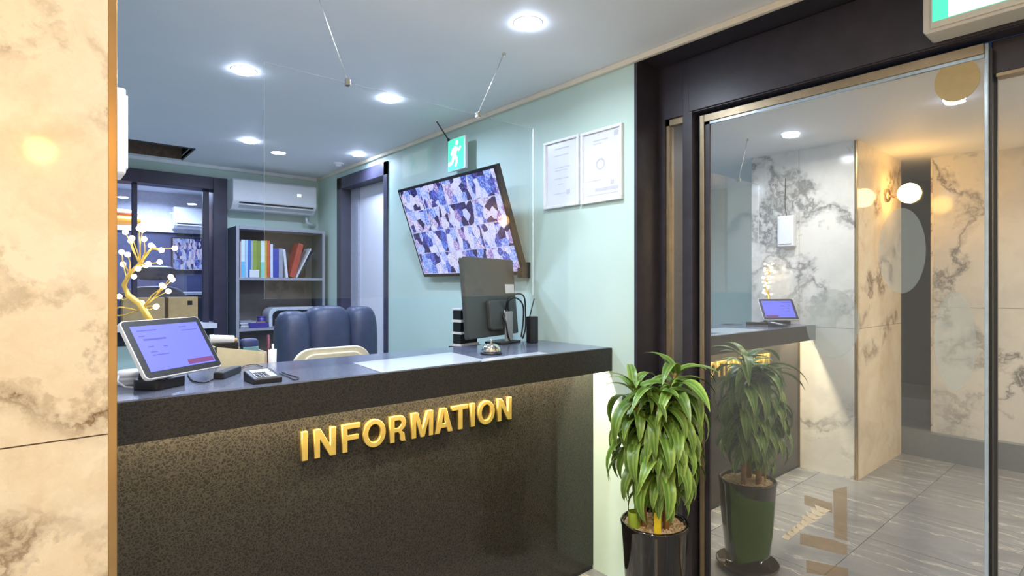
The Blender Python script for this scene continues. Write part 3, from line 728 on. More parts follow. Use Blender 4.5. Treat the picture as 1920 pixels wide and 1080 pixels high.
cable('power_cable', 'black cable curling from the tablet to the adapter', [onz(352, 702, zc), onz(362, 714, zc), onz(385, 717, zc), onz(408, 707, zc), onz(428, 703, zc)])
cable('reader_cable', 'black cable loop beside the card reader', [onz(524, 700, zc), onz(540, 706, zc), onz(552, 712, zc), onz(560, 708, zc), onz(540, 702, zc), onz(528, 697, zc)], .0018)
cable('thin_cable', 'thin dark cable arching behind the card reader', [onz(446, 694, zc), onz(460, 686, zc), onz(478, 683, zc), onz(492, 688, zc)], .0015)
a0, a1 = onz(412, 712, ZT), onz(446, 698, ZT)
e = (a1-a0); Le = e.length; e.normalize()
tag(obj('power_adapter', MB().fr(a0, e, (-e.y, e.x, 0), (0, 0, 1)).box(0, Le, -.012, .02, 0, .022), M['black_plastic'], bevel=.004), 'black power adapter brick between the tablet and the card reader', 'adapter')

# ------------------------------------------------------------------ papers and bell
def sheet(name, label, quad, th=.0015):
    q = [onz(u, v, ZT) for u, v in quad]
    return tag(obj(name, MB().prism([(a.x, a.y) for a in q], ZT+.0002, ZT+th), M['sheet_paper']), label, 'paper', 'papers on the counter')
sheet('paper_sheet', 'large white sheet lying on the counter between reader and bell', [(716, 699), (912, 676), (846, 661), (662, 681)])
sheet('paper_sheet', 'narrow white sheet at the counter edge in front of the bell', [(902, 679), (1028, 663), (1010, 660), (905, 673)], .0012)
pb = onz(921, 664, ZT)
pb = Vector((pb.x, pb.y, ZT))
bl = thing('call_bell', 'chrome dome call bell on black foot in front of the monitor', 'bell', pb)
obj('foot', MB().lathe([(0, 0), (.046, 0), (.047, .006), (.040, .012), (0, .013)], pb, 32), M['black_plastic'], bl, smooth=True)
obj('dome', MB().lathe([(.040, .013), (.041, .018), (.038, .028), (.031, .038), (.020, .045), (.008, .048), (0, .0485)], pb, 36), M['chrome'], bl, smooth=True)
obj('plunger', MB().lathe([(.004, .047), (.004, .055), (.006, .057), (.006, .061), (.003, .064), (0, .0645)], pb, 16), M['chrome'], bl, smooth=True)

# ------------------------------------------------------------------ monitor seen from behind, tray, box
mo = Vector((1.535, 2.12, 1.118)); mex = Vector((.95, .31, 0)).normalized(); mb_ = Vector((-mex.y, mex.x, 0))
mup = (mb_*.038+Vector((0, 0, .40))).normalized(); mn = mex.cross(mup).normalized()
MWd, MHt = .455, .395
mn_t = thing('monitor', 'black computer monitor seen from behind with a white sticker', 'monitor', mo+mex*.23)
def mm(): return MB().fr(mo, mex, mup, mn)
obj('back_shell', mm().prism(rrect(MWd, MHt, .01), -.022, .004), M['monitor_back'], mn_t, bevel=.004)
obj('screen_face', mm().box(.006, MWd-.006, .012, MHt-.006, -.0235, -.0222), M['black_plastic'], mn_t)
obj('hinge_block', mm().prism(rrect(.20, .15, .02, 5, .16, .03), .004, .03), M['monitor_back'], mn_t, bevel=.006)
obj('sticker', mm().box(.355, .442, .215, .262, .004, .0052), M['paper'], mn_t)
obj('small_label', mm().box(.285, .33, .11, .126, .030, .0312), M['paper'], mn_t)
fc = mo+mex*.30
nf = MB().fr(Vector((fc.x, fc.y, ZT)), mex, mb_, (0, 0, 1))
obj('neck', nf.box(-.03, .03, -.045, -.03, .008, .16), M['grey_plastic'], mn_t, bevel=.004)
nf = MB().fr(Vector((fc.x, fc.y, ZT)), mex, mb_, (0, 0, 1))
obj('foot', nf.prism(rrect(.18, .13, .03, 5, -.11, -.08), 0, .01), M['black_plastic'], mn_t, bevel=.002)
def mp_(a, b2, c2): return mo+mex*a+mup*b2+mn*c2
for pts in ([(.30, .12, .03), (.29, .19, .06), (.35, .205, .08), (.42, .19, .075), (.45, .12, .06), (.45, .02, .05), (.43, -.03, .04)],
            [(.33, .1, .03), (.30, .165, .05), (.34, .185, .07), (.40, .15, .075), (.42, .07, .06), (.40, -.02, .05)],
            [(.27, .1, .03), (.262, .06, .05), (.27, .0, .05), (.3, -.03, .04)]):
    P3 = [mp_(*q) for q in pts]; out = []
    for i in range(len(P3)-1):
        a, b2, c2, d = P3[max(i-1, 0)], P3[i], P3[i+1], P3[min(i+2, len(P3)-1)]
        for k in range(5):
            t = k/5; out.append(.5*((2*b2)+(-a+c2)*t+(2*a-5*b2+4*c2-d)*t*t+(-a+3*b2-3*c2+d)*t**3))
    out.append(P3[-1])
    obj('cable', MB().tube(out, .0042, 7), M['black_plastic'], mn_t, smooth=True)
# router box by the wall
q = onz(988, 646, ZT)
rt = thing('router_box', 'small upright black box with thin antenna between monitor and green wall', 'router', (1.92, 2.09, ZT))
obj('body', B(1.885, 1.938, 2.07, 2.105, ZT, ZT+.135), M['black_plastic'], rt, bevel=.004)
obj('antenna', MB().tube([(1.895, 2.09, ZT+.13), (1.925, 2.088, ZT+.225)], .003, 6), M['black_plastic'], rt, smooth=True)
# desk behind the counter with the letter tray
DKZ = .98
dk = thing('staff_desk', 'dark desk behind the counter, hidden below its top', 'desk', (1.3, 2.42, 0))
obj('desktop', B(PX+.02, XW-.002, YK+.002, 2.50, DKZ-.03, DKZ), M['dark'], dk, bevel=.002)
for x in (PX+.05, 1.0, XW-.07):
    obj('side_panel', B(x, x+.03, YK+.01, 2.48, 0, DKZ-.03), M['dark'], dk)
tp0 = ond(862, 650, 2.72); 
ty = thing('letter_tray', 'black letter tray tower with white shelf edges beside the monitor', 'tray', (tp0.x+.05, tp0.y, DKZ))
tz0 = ond(862, 650, 2.72).z; tz1 = ond(862, 582, 2.72).z
txe = Vector((.97, .24, 0)).normalized(); tye = Vector((-txe.y, txe.x, 0))
o0 = Vector((tp0.x+.005, tp0.y, 0))
for k in range(3):
    z = tz0+(tz1-tz0)*k/3; dz = (tz1-tz0)/3
    obj('drawer', MB().fr(o0, txe, tye, (0, 0, 1)).box(.0, .13, 0, .05, z+.012, z+dz), M['black_plastic'], ty, bevel=.002)
    obj('shelf_edge', MB().fr(o0, txe, tye, (0, 0, 1)).box(-.003, .135, -.006, .055, z, z+.012), M['white_plastic'], ty)
obj('shelf_edge', MB().fr(o0, txe, tye, (0, 0, 1)).box(-.003, .135, -.006, .055, tz1, tz1+.008), M['white_plastic'], ty)
obj('foot', MB().fr(o0, txe, tye, (0, 0, 1)).box(-.02, .14, -.015, .06, DKZ, tz0), M['black_plastic'], ty)

# ------------------------------------------------------------------ things on the desk behind the counter
a = ond(404, 655, 2.26); b2 = ond(500, 662, 2.26)
ox0, ox1, oy0 = a.x, ond(500, 662, 2.3).x, 2.30
ox0 = ony(404, 660, oy0).x; ox1 = ony(502, 660, oy0).x
bx = thing('open_carton', 'cream open carton behind the card reader', 'box', ((ox0+ox1)/2, oy0+.1, DKZ))
zt_ = ony(404, 651, oy0).z; zt2 = ony(500, 660, oy0).z
def wall_q(x0, y0, x1, y1, z0a, z1a, th, n_):
    d = Vector((x1-x0, y1-y0, 0)).normalized(); nn_ = Vector((-d.y, d.x, 0))*th
    return MB().add([(x0, y0, DKZ), (x1, y1, DKZ), (x1+nn_.x, y1+nn_.y, DKZ), (x0+nn_.x, y0+nn_.y, DKZ), (x0, y0, z0a), (x1, y1, z1a), (x1+nn_.x, y1+nn_.y, z1a), (x0+nn_.x, y0+nn_.y, z0a)], [(0, 3, 2, 1), (4, 5, 6, 7), (0, 1, 5, 4), (1, 2, 6, 5), (2, 3, 7, 6), (3, 0, 4, 7)])
M['cream_card'] = pm('cream_card', (214, 204, 172), .6, var=.05)
obj('side', wall_q(ox0, oy0, ox1, oy0, zt_, zt2, .004, 0), M['cream_card'], bx)
obj('side', wall_q(ox1, oy0+.004, ox1, oy0+.16, zt2, zt2, .004, 0), M['cream_card'], bx)
obj('side', wall_q(ox1, oy0+.16, ox0, oy0+.16, zt2, zt_, .004, 0), M['cream_card'], bx)
obj('side', wall_q(ox0, oy0+.16, ox0, oy0, zt_, zt_, .004, 0), M['cream_card'], bx)
obj('bottom', B(ox0+.005, ox1-.005, oy0+.005, oy0+.155, DKZ, DKZ+.004), M['cream_card'], bx)
# roll and blue pack inside/behind
y_ = oy0+.075
ra, rb = ony(392, 636, y_), ony(438, 637, y_)
rl = thing('paper_roll', 'white paper roll lying on the carton behind the tablet', 'roll', (ra+rb)/2)
obj('paper', MB().tube([ra, rb], .017, 16), M['paper'], rl)
obj('core', MB().tube([rb, rb+(rb-ra).normalized()*.012], .008, 12), M['kraft'], rl)
g0, g1 = ony(402, 651, y_-.02), ony(446, 652, y_-.02)
obj('holder', B(min(ra.x, g0.x)+.02, g1.x, y_-.03, y_+.05, DKZ+.0045, ra.z-.016), M['black_plastic'], rl)
n0, n1 = ony(452, 640, y_+.02), ony(498, 655, y_+.02)
pk = thing('blue_pack', 'blue and teal folded pack sticking out of the carton', 'pack', (n0.x+.04, y_, DKZ))
M['teal'] = pm('teal_paper', (104, 150, 162), .5); M['navy'] = pm('navy_print', (50, 62, 110), .5)
obj('sleeve', B(n0.x+.002, ox1-.012, y_, y_+.05, DKZ+.005, ony(470, 650, y_).z), M['teal'], pk, bevel=.002)
obj('bundle', MB().sell((n0.x+.03, y_+.02, ony(470, 645, y_).z), (.035, .02, .022), (.6, .6), 16, 10), M['navy'], pk, smooth=True)
# pens
y_ = 2.27
pz = ony(503, 628, y_)
ph = thing('pen_cup', 'white pen cup with a dark red pen beside the black chair', 'pen cup', (pz.x+.012, y_, DKZ))
cz = ony(508, 655, y_).z
obj('cup', MB().lathe([(0, 0), (.015, 0), (.017, cz-DKZ), (.015, cz-DKZ), (.014, .004), (0, .004)], (pz.x+.014, y_, DKZ), 24), M['white_plastic'], ph, smooth=True)
M['maroon'] = pm('maroon_pen', (96, 34, 48), .4)
obj('pen', MB().tube([(pz.x+.003, y_, DKZ+.01), (pz.x, y_, pz.z)], .006, 10), M['maroon'], ph, smooth=True)
obj('pen', MB().tube([(pz.x+.016, y_, DKZ+.01), (pz.x+.017, y_, ony(508, 645, y_).z)], .004, 10), M['white_plastic'], ph, smooth=True)

# ------------------------------------------------------------------ chairs
YC = 3.47
ch = thing('office_chair', 'navy leather executive chair with three padded back sections behind the counter', 'chair', (1.39, YC, 0))
seg = [(521, 574, 583), (573, 650, 573), (649, 697, 574)]
for u0, u1, vt in seg:
    xa, xb = ony(u0, 600, YC).x, ony(u1, 600, YC).x; zt = ony((u0+u1)/2, vt, YC).z
    obj('back_cushion', MB().sell(((xa+xb)/2, YC, (zt+.62)/2), ((xb-xa)/2+.016, .12, (zt-.62)/2), (.5, .75), 32, 24), M['leather'], ch, smooth=True)
obj('back_shell', MB().sell((1.39, YC+.07, .92), (.27, .05, .29), (.4, .4), 28, 14), M['leather'], ch, smooth=True)
obj('seat', MB().sell((1.39, YC-.22, .50), (.28, .27, .08), (.5, .4), 28, 10), M['leather'], ch, smooth=True)
for s in (-1, 1):
    obj('armrest', MB().tube([(1.39+s*.30, YC, .72), (1.39+s*.32, YC-.18, .70), (1.39+s*.31, YC-.36, .68), (1.39+s*.28, YC-.36, .5)], .028, 10), M['black_plastic'], ch, smooth=True)
obj('gas_column', MB().tube([(1.39, YC-.2, .09), (1.39, YC-.2, .44)], .03, 14), M['black_plastic'], ch, smooth=True)
for k in range(5):
    a = 2*pi*k/5+.3; q = Vector((1.39+.30*math.cos(a), YC-.2+.30*math.sin(a), .075))
    lg = obj('leg', MB().tube([(1.39, YC-.2, .10), q], .022, 8, .016), M['black_plastic'], ch, smooth=True)
    obj('caster', MB().ball((q.x, q.y, .03), .03, 12), M['black_plastic'], lg, smooth=True)
# cream chair back
YS = 2.86
x0_, x1_ = ony(548, 680, YS).x, ony(697, 672, YS).x; ztop = ony(625, 651, YS).z
cs = thing('cream_chair', 'cream chair with rounded slotted back just behind the counter', 'chair', ((x0_+x1_)/2, YS, 0))
wch = x1_-x0_
def back_mb(y0, y1, x0, x1, zb, zt, r):
    pts = [(x0, zb)]+[(x1, zb)]+[(x1-r+r*math.cos(a), zt-r+r*math.sin(a)) for a in [pi/2*i/8 for i in range(9)]]+[(x0+r-r*math.sin(a), zt-r+r*math.cos(a)) for a in [pi/2*i/8 for i in range(9)]]
    mb = MB().fr((0, 0, 0), (1, 0, 0), (0, 0, 1), (0, -1, 0)); return mb.prism(pts, -y1, -y0)
obj('backrest', back_mb(YS, YS+.025, x0_, x1_, .62, ztop, .10), M['cream_vinyl'], cs, bevel=.006)
obj('back_pad', back_mb(YS-.012, YS, x0_+.045, x1_-.045, .70, ztop-.028, .07), M['cream_vinyl'], cs, bevel=.006)
obj('back_slot', B(x0_+.075, x1_-.075, YS-.0135, YS-.0115, ztop-.068, ztop-.060), M['kraft'], cs)
obj('seat', B(x0_+.01, x1_-.01, YS-.30, YS, .42, .46), M['cream_vinyl'], cs, bevel=.012)
for x in (x0_+.03, x1_-.03):
    for y in (YS-.27, YS-.02):
        obj('leg', MB().tube([(x, y, 0), (x, y, .42)], .014, 10), M['steel'], cs, smooth=True)
    obj('back_post', MB().tube([(x+(.02 if x < 1.2 else -.02), YS+.012, .44), (x+(.02 if x < 1.2 else -.02), YS+.012, .66)], .012, 10), M['steel'], cs, smooth=True)

# ------------------------------------------------------------------ wall TV with camera feeds
tl = Vector((1.797, 3.274, 2.0)); bl_ = Vector((2.0, 3.274, 1.43)); er = Vector((0, -1, 0))
eu = (tl-bl_).normalized(); HT = (tl-bl_).length; WT = 1.026; en_ = er.cross(eu).normalized()
tv = thing('wall_monitor', 'tilted wall TV showing a grid of security camera pictures on the green wall', 'tv', (2.0, 2.76, 1.43))
def tvm(): return MB().fr(bl_, er, eu, en_)
obj('casing', tvm().prism(rrect(WT, HT, .006, 3), -.035, 0), M['black_plastic'], tv, bevel=.003)
mb = tvm().add([(.018, .022, .001), (WT-.018, .022, .001), (WT-.018, HT-.018, .001), (.018, HT-.018, .001)], [(0, 1, 2, 3)])
uvs = [(0, 0), (1, 0), (1, 1), (0, 1)]
obj('screen', mb, M['cctv'], tv, uv=lambda i: uvs[i])
obj('rear_box', tvm().box(WT*.2, WT*.8, .04, HT*.6, -.075, -.035), M['black_plastic'], tv, bevel=.008)
obj('wall_bracket', MB().box(2.0, XW-.001, 2.62, 2.90, 1.64, 1.84), M['black_plastic'], tv)
obj('side_mount', MB().box(1.985, XW-.001, 2.25, 2.29, 1.415, 1.50), M['black_plastic'], tv, bevel=.004)

# ------------------------------------------------------------------ exit signs
def stick_man(mb, w, h, ox=0, oy=0, d0=0, d1=.002):
    def cap(x0, y0, x1, y1, r):
        dx, dy = x1-x0, y1-y0; L = math.hypot(dx, dy) or 1; nx, ny = -dy/L*r, dx/L*r
        mb.prism([(ox+w*(x0+nx), oy+h*(y0+ny)), (ox+w*(x0-nx), oy+h*(y0-ny)), (ox+w*(x1-nx), oy+h*(y1-ny)), (ox+w*(x1+nx), oy+h*(y1+ny))], d0, d1)
    mb.prism([(ox+w*(.60+.085*math.cos(2*pi*i/16)), oy+h*(.86+.085*math.sin(2*pi*i/16))) for i in range(16)], d0, d1)
    for seg_ in ((.55, .74, .44, .46, .10), (.46, .47, .62, .33, .07), (.62, .33, .52, .12, .06), (.42, .46, .32, .26, .07), (.32, .26, .10, .22, .06), (.56, .70, .74, .62, .05), (.74, .62, .82, .72, .045), (.52, .72, .34, .66, .05), (.34, .66, .28, .50, .045)):
        cap(*seg_)
    return mb
a = onx(840, 262, 1.965); b2 = onx(872, 255, 1.965)
sy1, sy0 = a.y, b2.y; sz1, sz0 = 2.285, 2.085
es = thing('exit_sign', 'small green running man exit sign hung above the wall TV', 'exit sign', (1.965, (sy0+sy1)/2, sz0))
wS, hS = sy1-sy0, sz1-sz0
def esm(): return MB().fr((1.965, sy1, sz0), (0, -1, 0), (0, 0, 1), (-1, 0, 0))
obj('housing', esm().box(0, wS, 0, hS, -.02, 0), M['white_plastic'], es, bevel=.003)
obj('green_face', esm().box(.004, wS-.012, .004, hS-.004, 0, .0012), M['exit_green'], es)
obj('running_figure', stick_man(esm(), wS*1.0, hS*.98, -.012, .0, .0012, .0022), M['exit_white'], es)
obj('hanger', MB().tube([(1.955, sy1-.02, sz1), (1.90, sy1+.03, CEIL)], .004, 8), M['black_plastic'], es)
obj('hanger_knob', MB().ball((1.955, sy1-.02, sz1), .010, 12), M['black_plastic'], es, smooth=True)
# entrance exit sign
XE = 2.10
s0 = onx(1730, 62, XE); by = .12
sE = thing('entrance_exit_sign', 'large lit green and white exit sign box above the entrance', 'exit sign', (XE, .28, 2.143))
yE1, yE0, zE0, zE1 = s0.y, .05, 2.152, 2.372
wE, hE = yE1-yE0, zE1-zE0
def eem(): return MB().fr((XE, yE1, zE0), (0, -1, 0), (0, 0, 1), (-1, 0, 0))
M['sign_case'] = pm('sign_case_plastic', (206, 204, 196), .4, var=.03)
obj('case', eem().prism(rrect(wE, hE, .012, 4), -.10, 0), M['sign_case'], sE, bevel=.004)
obj('bezel', eem().box(.020, wE-.020, .010, hE-.008, 0, .006), M['sign_case'], sE, bevel=.003)
obj('green_face', eem().box(.026, wE-.026, .030, hE-.026, .006, .0075), M['exit_green'], sE)
obj('white_face', eem().box(.066, wE-.03, .031, hE-.028, .0075, .0082), M['exit_white'], sE)
obj('running_figure', stick_man(eem(), .18, hE*.7, wE*.4, .04, .0082, .0092), M['exit_green'], sE)

# ------------------------------------------------------------------ certificates
for i, (u0, v0, u1, v1, lab) in enumerate(((1023.5, 270, 1089, 388, 'white framed certificate with a few faint text lines, left of the pair'), (1092.5, 252, 1170, 377, 'white framed certificate with faint round crest and stamp, nearer the entrance'))):
    yA, yB = onx(u0, v0, XW).y, onx(u1, v1, XW).y
    zT = onx(u0, v0, XW).z; zB = onx(u0, (394 if i == 0 else 384.5), XW).z
    t = thing('certificate', lab, 'certificate', (XW, (yA+yB)/2, zB), 'framed certificates')
    w, hh = yA-yB, zT-zB
    def cm(): return MB().fr((XW-.001, yA, zB), (0, -1, 0), (0, 0, 1), (-1, 0, 0))
    fr_ = cm()
    fr_.box(0, w, 0, .014, 0, .018).box(0, w, hh-.014, hh, 0, .018).box(0, .014, .014, hh-.014, 0, .018).box(w-.014, w, .014, hh-.014, 0, .018)
    obj('frame', fr_, M['white_plastic'], t, bevel=.002)
    pp = obj('sheet', cm().box(.012, w-.012, .012, hh-.012, 0, .008), M['paper'], t)
    M['faint'] = M.get('faint') or pm('faint_print', (188, 190, 202), .6)
    def mark(a, b2, z, z2): obj('print_line', cm().box(a*w, b2*w, z*hh, z2*hh, .008, .0085), M['faint'], pp)
    if i == 0:
        for (a, b2, z) in ((.30, .72, .86), (.28, .70, .76), (.32, .74, .58), (.32, .66, .54), (.28, .70, .42), (.40, .56, .34), (.28, .62, .20)): mark(a, b2, z, z+.012)
        mark(.64, .74, .18, .25)
    else:
        for (a, b2, z, t2) in ((.30, .66, .84, .015), (.30, .5, .80, .012), (.18, .5, .30, .01), (.35, .9, .15, .045), (.15, .9, .10, .012)): mark(a, b2, z, z+t2)
        mark(.80, .90, .86, .93); mark(.72, .80, .22, .28)
        n = 28; pts = [(.48*w+r*math.cos(2*pi*k/n), .52*hh+r*math.sin(2*pi*k/n), zz) for zz in (.008, .0085) for r in (.075*w, .11*w) for k in range(n)]
        fs_ = []
        for k in range(n):
            k1 = (k+1) % n
            fs_ += [(2*n+k, 2*n+k1, 3*n+k1, 3*n+k), (k, n+k, n+k1, k1), (n+k, 3*n+k, 3*n+k1, n+k1), (k, k1, 2*n+k1, 2*n+k)]
        obj('print_crest', cm().add(pts, fs_), M['faint'], pp)

# ------------------------------------------------------------------ box on the pillar side
wb = thing('wall_box', 'white box with a thin dark wire high on the pillar side', 'box', (PX+.03, 1.9, 1.67))
obj('case', B(PX+.0005, PX+.058, 1.82, 1.94, 1.672, 1.905), M['white_plastic'], wb, bevel=.006)
obj('cover', B(PX+.058, PX+.064, 1.835, 1.925, 1.69, 1.89), M['white_plastic'], wb, bevel=.002)
obj('wire', MB().tube([(PX+.03, 1.88, 1.90), (PX+.036, 1.89, 1.98), (PX+.012, 1.90, 2.05), (PX+.004, 1.90, 2.2)], .003, 6), M['black_plastic'], wb, smooth=True)

# ------------------------------------------------------------------ air conditioner on the back wall
def aircon(name, label, x0, x1, y0, y1, z0, z1):
    t = thing(name, label, 'air conditioner', ((x0+x1)/2, y1, z0))
    hh = z1-z0; d = y1-y0
    prof = [(y1, z0+hh*.06), (y1, z1), (y0+d*.12, z1), (y0, z1-hh*.06), (y0, z0+hh*.28), (y0+d*.10, z0+hh*.16), (y0+d*.32, z0), (y1-d*.2, z0)]
    mb = MB().fr((0, 0, 0), (0, 1, 0), (0, 0, 1), (1, 0, 0)); mb.prism(prof, x0, x1)
    obj('body', mb, M['white_plastic'], t, bevel=.006)
    w = x1-x0
    obj('outlet', B(x0+w*.07, x1-w*.04, y0+d*.02, y0+d*.2, z0+hh*.205, z0+hh*.245), M['dark_slot'], t)
    obj('louver', MB().fr((0, y0-.004, z0+hh*.16), (1, 0, 0), (0, .94, -.34), (0, .34, .94)).box(x0+w*.07, x1-w*.04, 0, d*.32, -.004, .004), M['white_plastic'], t, bevel=.002)
    obj('indicator', B(x1-w*.25, x1-w*.20, y0-.001, y0+.002, z0+hh*.58, z0+hh*.68), M['exit_white'], t)
    return t
ax = (ony(437, 370, 5.06).x, ony(594, 370, 5.06).x)
ac_ = aircon('air_conditioner', 'white split air conditioner above the grey bookcase', ax[0], ax[1], 5.06, YB-.001, 2.02, 2.28)
obj('drain_pipe', MB().tube([(ax[1]-.05, 5.2, 2.03), (ax[1]-.04, 5.2, 1.96), (ax[1]+.05, 5.23, 1.94)], .014, 10), M['white_plastic'], ac_, smooth=True)
aircon('air_conditioner', 'white air conditioner in the office beyond the dark window', ony(327, 380, OY-.25).x, ony(400, 380, OY-.25).x, OY-.25, OY-.041, 2.06, 2.32)

# ------------------------------------------------------------------ bookcase
YS0 = 5.0
bx0, bx1 = ony(443, 500, YS0).x, ony(609, 500, YS0).x
bx1 = min(bx1, XW-.004); bz1 = 1.87; th = .022
SH = [1.442, 1.012, .58, .12]
bk = thing('bookcase', 'grey bookcase with binders under the air conditioner', 'bookcase', ((bx0+bx1)/2, 5.13, 0))
for x0, x1 in ((bx0, bx0+th), (bx1-th, bx1)):
    obj('side_panel', B(x0, x1, YS0+.002, YB-.004, 0, bz1), M['shelf_side'], bk)
    obj('edge_strip', B(x0-.001, x1+.001, YS0, YS0+.002, 0, bz1), M['shelf_face'], bk)
obj('top_panel', B(bx0+th, bx1-th, YS0, YB-.004, bz1-th, bz1), M['shelf_face'], bk)
for z in SH: obj('shelf', B(bx0+th, bx1-th, YS0, YB-.012, z-th, z), M['shelf_face'], bk)
obj('back_board', B(bx0+th, bx1-th, YB-.012, YB-.004, .1, bz1-th), M['shelf_back'], bk)
def bu(x): return ony(440+x/5.4, 480, YS0+.02).x
books = [(56, 66, .30, (206, 178, 182), 'thin pink binder first on the upper shelf'),
         (66, 104, .315, (206, 226, 236), 'white and cyan binder second on the upper shelf'),
         (105, 136, .315, (170, 200, 236), 'pale blue binder left of the dark blue one'),
         (137, 164, .317, (70, 110, 190), 'mid blue binder behind the little white box'),
         (165, 186, .312, (160, 170, 176), 'grey slim binder left of the olive pair'),
         (187, 226, .315, (142, 158, 70), 'olive green binder, left of the pair'),
         (227, 264, .312, (128, 146, 62), 'olive green binder, right of the pair'),
         (265, 308, .315, (206, 226, 222), 'white and mint binder beside the yellow spine'),
         (309, 326, .317, (222, 180, 60), 'thin yellow book between mint and red spines'),
         (327, 356, .318, (196, 82, 48), 'orange red book on the upper shelf'),
         (362, 388, .29, (206, 216, 238), 'slim white binder before the royal blue one'),
         (390, 444, .252, (48, 66, 170), 'shorter royal blue binder on the upper shelf'),
         (446, 488, .255, (150, 158, 176), 'shorter grey binder right of the royal blue one')]
def bookmat(rgb): return pm('book_cover_%d_%d_%d' % rgb, rgb, .5, var=.06)
M['cyan'] = bookmat((110, 186, 222)); M['mint'] = bookmat((130, 206, 190)); M['bookpaper'] = bookmat((232, 228, 216))
BG = 'binders on the upper shelf'
for i, (x0, x1, hh, rgb, lab) in enumerate(books):
    a, b2 = bu(x0)+.0006, bu(x1)-.0006
    t = thing('binder', lab, 'binder', ((a+b2)/2, YS0+.1, SH[0]), BG)
    z0 = SH[0]+.0005
    obj('cover', MB().box(a, b2, YS0+.02, YS0+.026, z0, z0+hh).box(a, a+.002, YS0+.026, YS0+.2, z0, z0+hh).box(b2-.002, b2, YS0+.026, YS0+.2, z0, z0+hh), bookmat(rgb), t)
    obj('pages', B(a+.002, b2-.002, YS0+.026, YS0+.195, z0+.004, z0+hh-.006), M['bookpaper'], t)
    if i in (1, 7): obj('label', B(a+.001, b2-.001, YS0+.0185, YS0+.02, z0+.004, z0+hh*.42), M['cyan'] if i == 1 else M['mint'], t)
def lean(xb0, xb1, xt0, zt, rgb, lab, y0=.03, name='binder', cat='binder'):
    a, b2, c2 = bu(xb0), bu(xb1), bu(xt0); z0 = SH[0]+.001; z1 = SH[0]+zt
    ang = math.atan2(c2-a, z1-z0); w = (b2-a)*math.cos(ang)
    exx = Vector((math.cos(ang), 0, -math.sin(ang))); ezz = Vector((math.sin(ang), 0, math.cos(ang)))
    Lh = math.hypot(c2-a, z1-z0)
    oo = Vector((a, YS0+y0, z0+max(0, w*math.sin(ang))))
    t = thing(name, lab, cat, (a, YS0+.1, SH[0]), BG)
    obj('cover', MB().fr(oo, exx, (0, 1, 0), ezz).box(0, w, 0, .006, 0, Lh).box(0, .002, .006, .15, 0, Lh).box(w-.002, w, .006, .15, 0, Lh), bookmat(rgb), t)
    obj('pages', MB().fr(oo, exx, (0, 1, 0), ezz).box(.002, w-.002, .006, .145, .004, Lh-.004), M['bookpaper'], t)
lean(522, 546, 492, .25, (214, 218, 230), 'white binder leaning back on the grey one')
lean(562, 618, 652, .30, (176, 66, 50), 'thick red binder leaning far to one side')
lean(620, 636, 765, .262, (206, 210, 216), 'thin white binder leaning along the red one', .02)
lean(640, 656, 800, .235, (40, 44, 70), 'thin navy folder leaning outermost', .04)
a, b2 = bu(146), bu(240)
t = thing('small_box', 'little white box in front of the blue and olive binders', 'box', ((a+b2)/2, YS0+.012, SH[0]))
obj('carton', B(a, b2, YS0+.001, YS0+.0175, SH[0]+.0005, SH[0]+.058), M['paper'], t, bevel=.001)
obj('lid', B(a-.001, b2+.001, YS0+.0005, YS0+.018, SH[0]+.058, SH[0]+.064), M['white_plastic'], t)
a, b2 = bu(715), bu(800)
t = thing('black_bag', 'black pouch standing at the end of the upper shelf', 'bag', ((a+b2)/2, YS0+.23, SH[0]))
obj('pouch', MB().sell(((a+b2)/2, YS0+.231, SH[0]+.0855), ((b2-a)/2, .03, .085), (.5, .6), 20, 12), M['black_plastic'], t, smooth=True)
obj('handle', MB().tube([((a+b2)/2-.02, YS0+.231, SH[0]+.16), ((a+b2)/2-.01, YS0+.231, SH[0]+.2), ((a+b2)/2+.015, YS0+.231, SH[0]+.2), ((a+b2)/2+.02, YS0+.231, SH[0]+.16)], .005, 6), M['black_plastic'], t, smooth=True)
# middle shelf
z = SH[1]
a, b2 = bu(62), bu(230)
t = thing('paper_stack', 'loose grey paper stack at the back of the middle shelf', 'papers', ((a+b2)/2, YS0+.15, z))
for k in range(5):
    obj('sheet', B(a+.004*(k % 3), b2-.006*(k % 2), YS0+.03+.004*k, YS0+.24-.003*(k % 3), z+.012*k+.0005, z+.012*k+.0115), M['paper'] if k % 2 else M['shelf_face'], t)
a, b2 = bu(140), bu(345)
M['purple'] = pm('violet_plastic', (76, 66, 150), .35); M['amber'] = pm('amber_label', (170, 136, 50), .5)
t = thing('purple_basket', 'violet plastic basket holding an amber packet on the middle shelf', 'basket', ((a+b2)/2, YS0+.03, z))
ca = (a+b2)/2; wa = (b2-a)/2
mb = MB()
prof = [(0, .001), (.9, .001), (1.0, .045), (.96, .045), (.86, .006), (0, .006)]
vs_ = []; n = 24
for i in range(n):
    th_ = 2*pi*i/n; e_ = .5
    cxx = math.copysign(abs(math.cos(th_))**e_, math.cos(th_)); cyy = math.copysign(abs(math.sin(th_))**e_, math.sin(th_))
    for r_, zz in prof: vs_.append((ca+wa*r_*cxx, YS0+.020+.0185*r_*cyy+.006, z+zz))
k_ = len(prof); fs_ = [(i*k_+q, ((i+1) % n)*k_+q, ((i+1) % n)*k_+q+1, i*k_+q+1) for i in range(n) for q in range(k_-1)]
mb.add(vs_, fs_)
obj('tub', mb, M['purple'], t)
obj('packet', B(ca-.015, ca+wa*.7, YS0+.018, YS0+.032, z+.007, z+.052), M['amber'], t, bevel=.003)
p = Vector((bu(295), YS0+.085, z+.0005))
t = thing('purple_cup', 'violet cup behind the violet basket', 'cup', p)
obj('cup', MB().lathe([(0, 0), (.025, 0), (.036, .09), (.034, .09), (.023, .004), (0, .004)], p, 24), M['purple'], t, smooth=True)
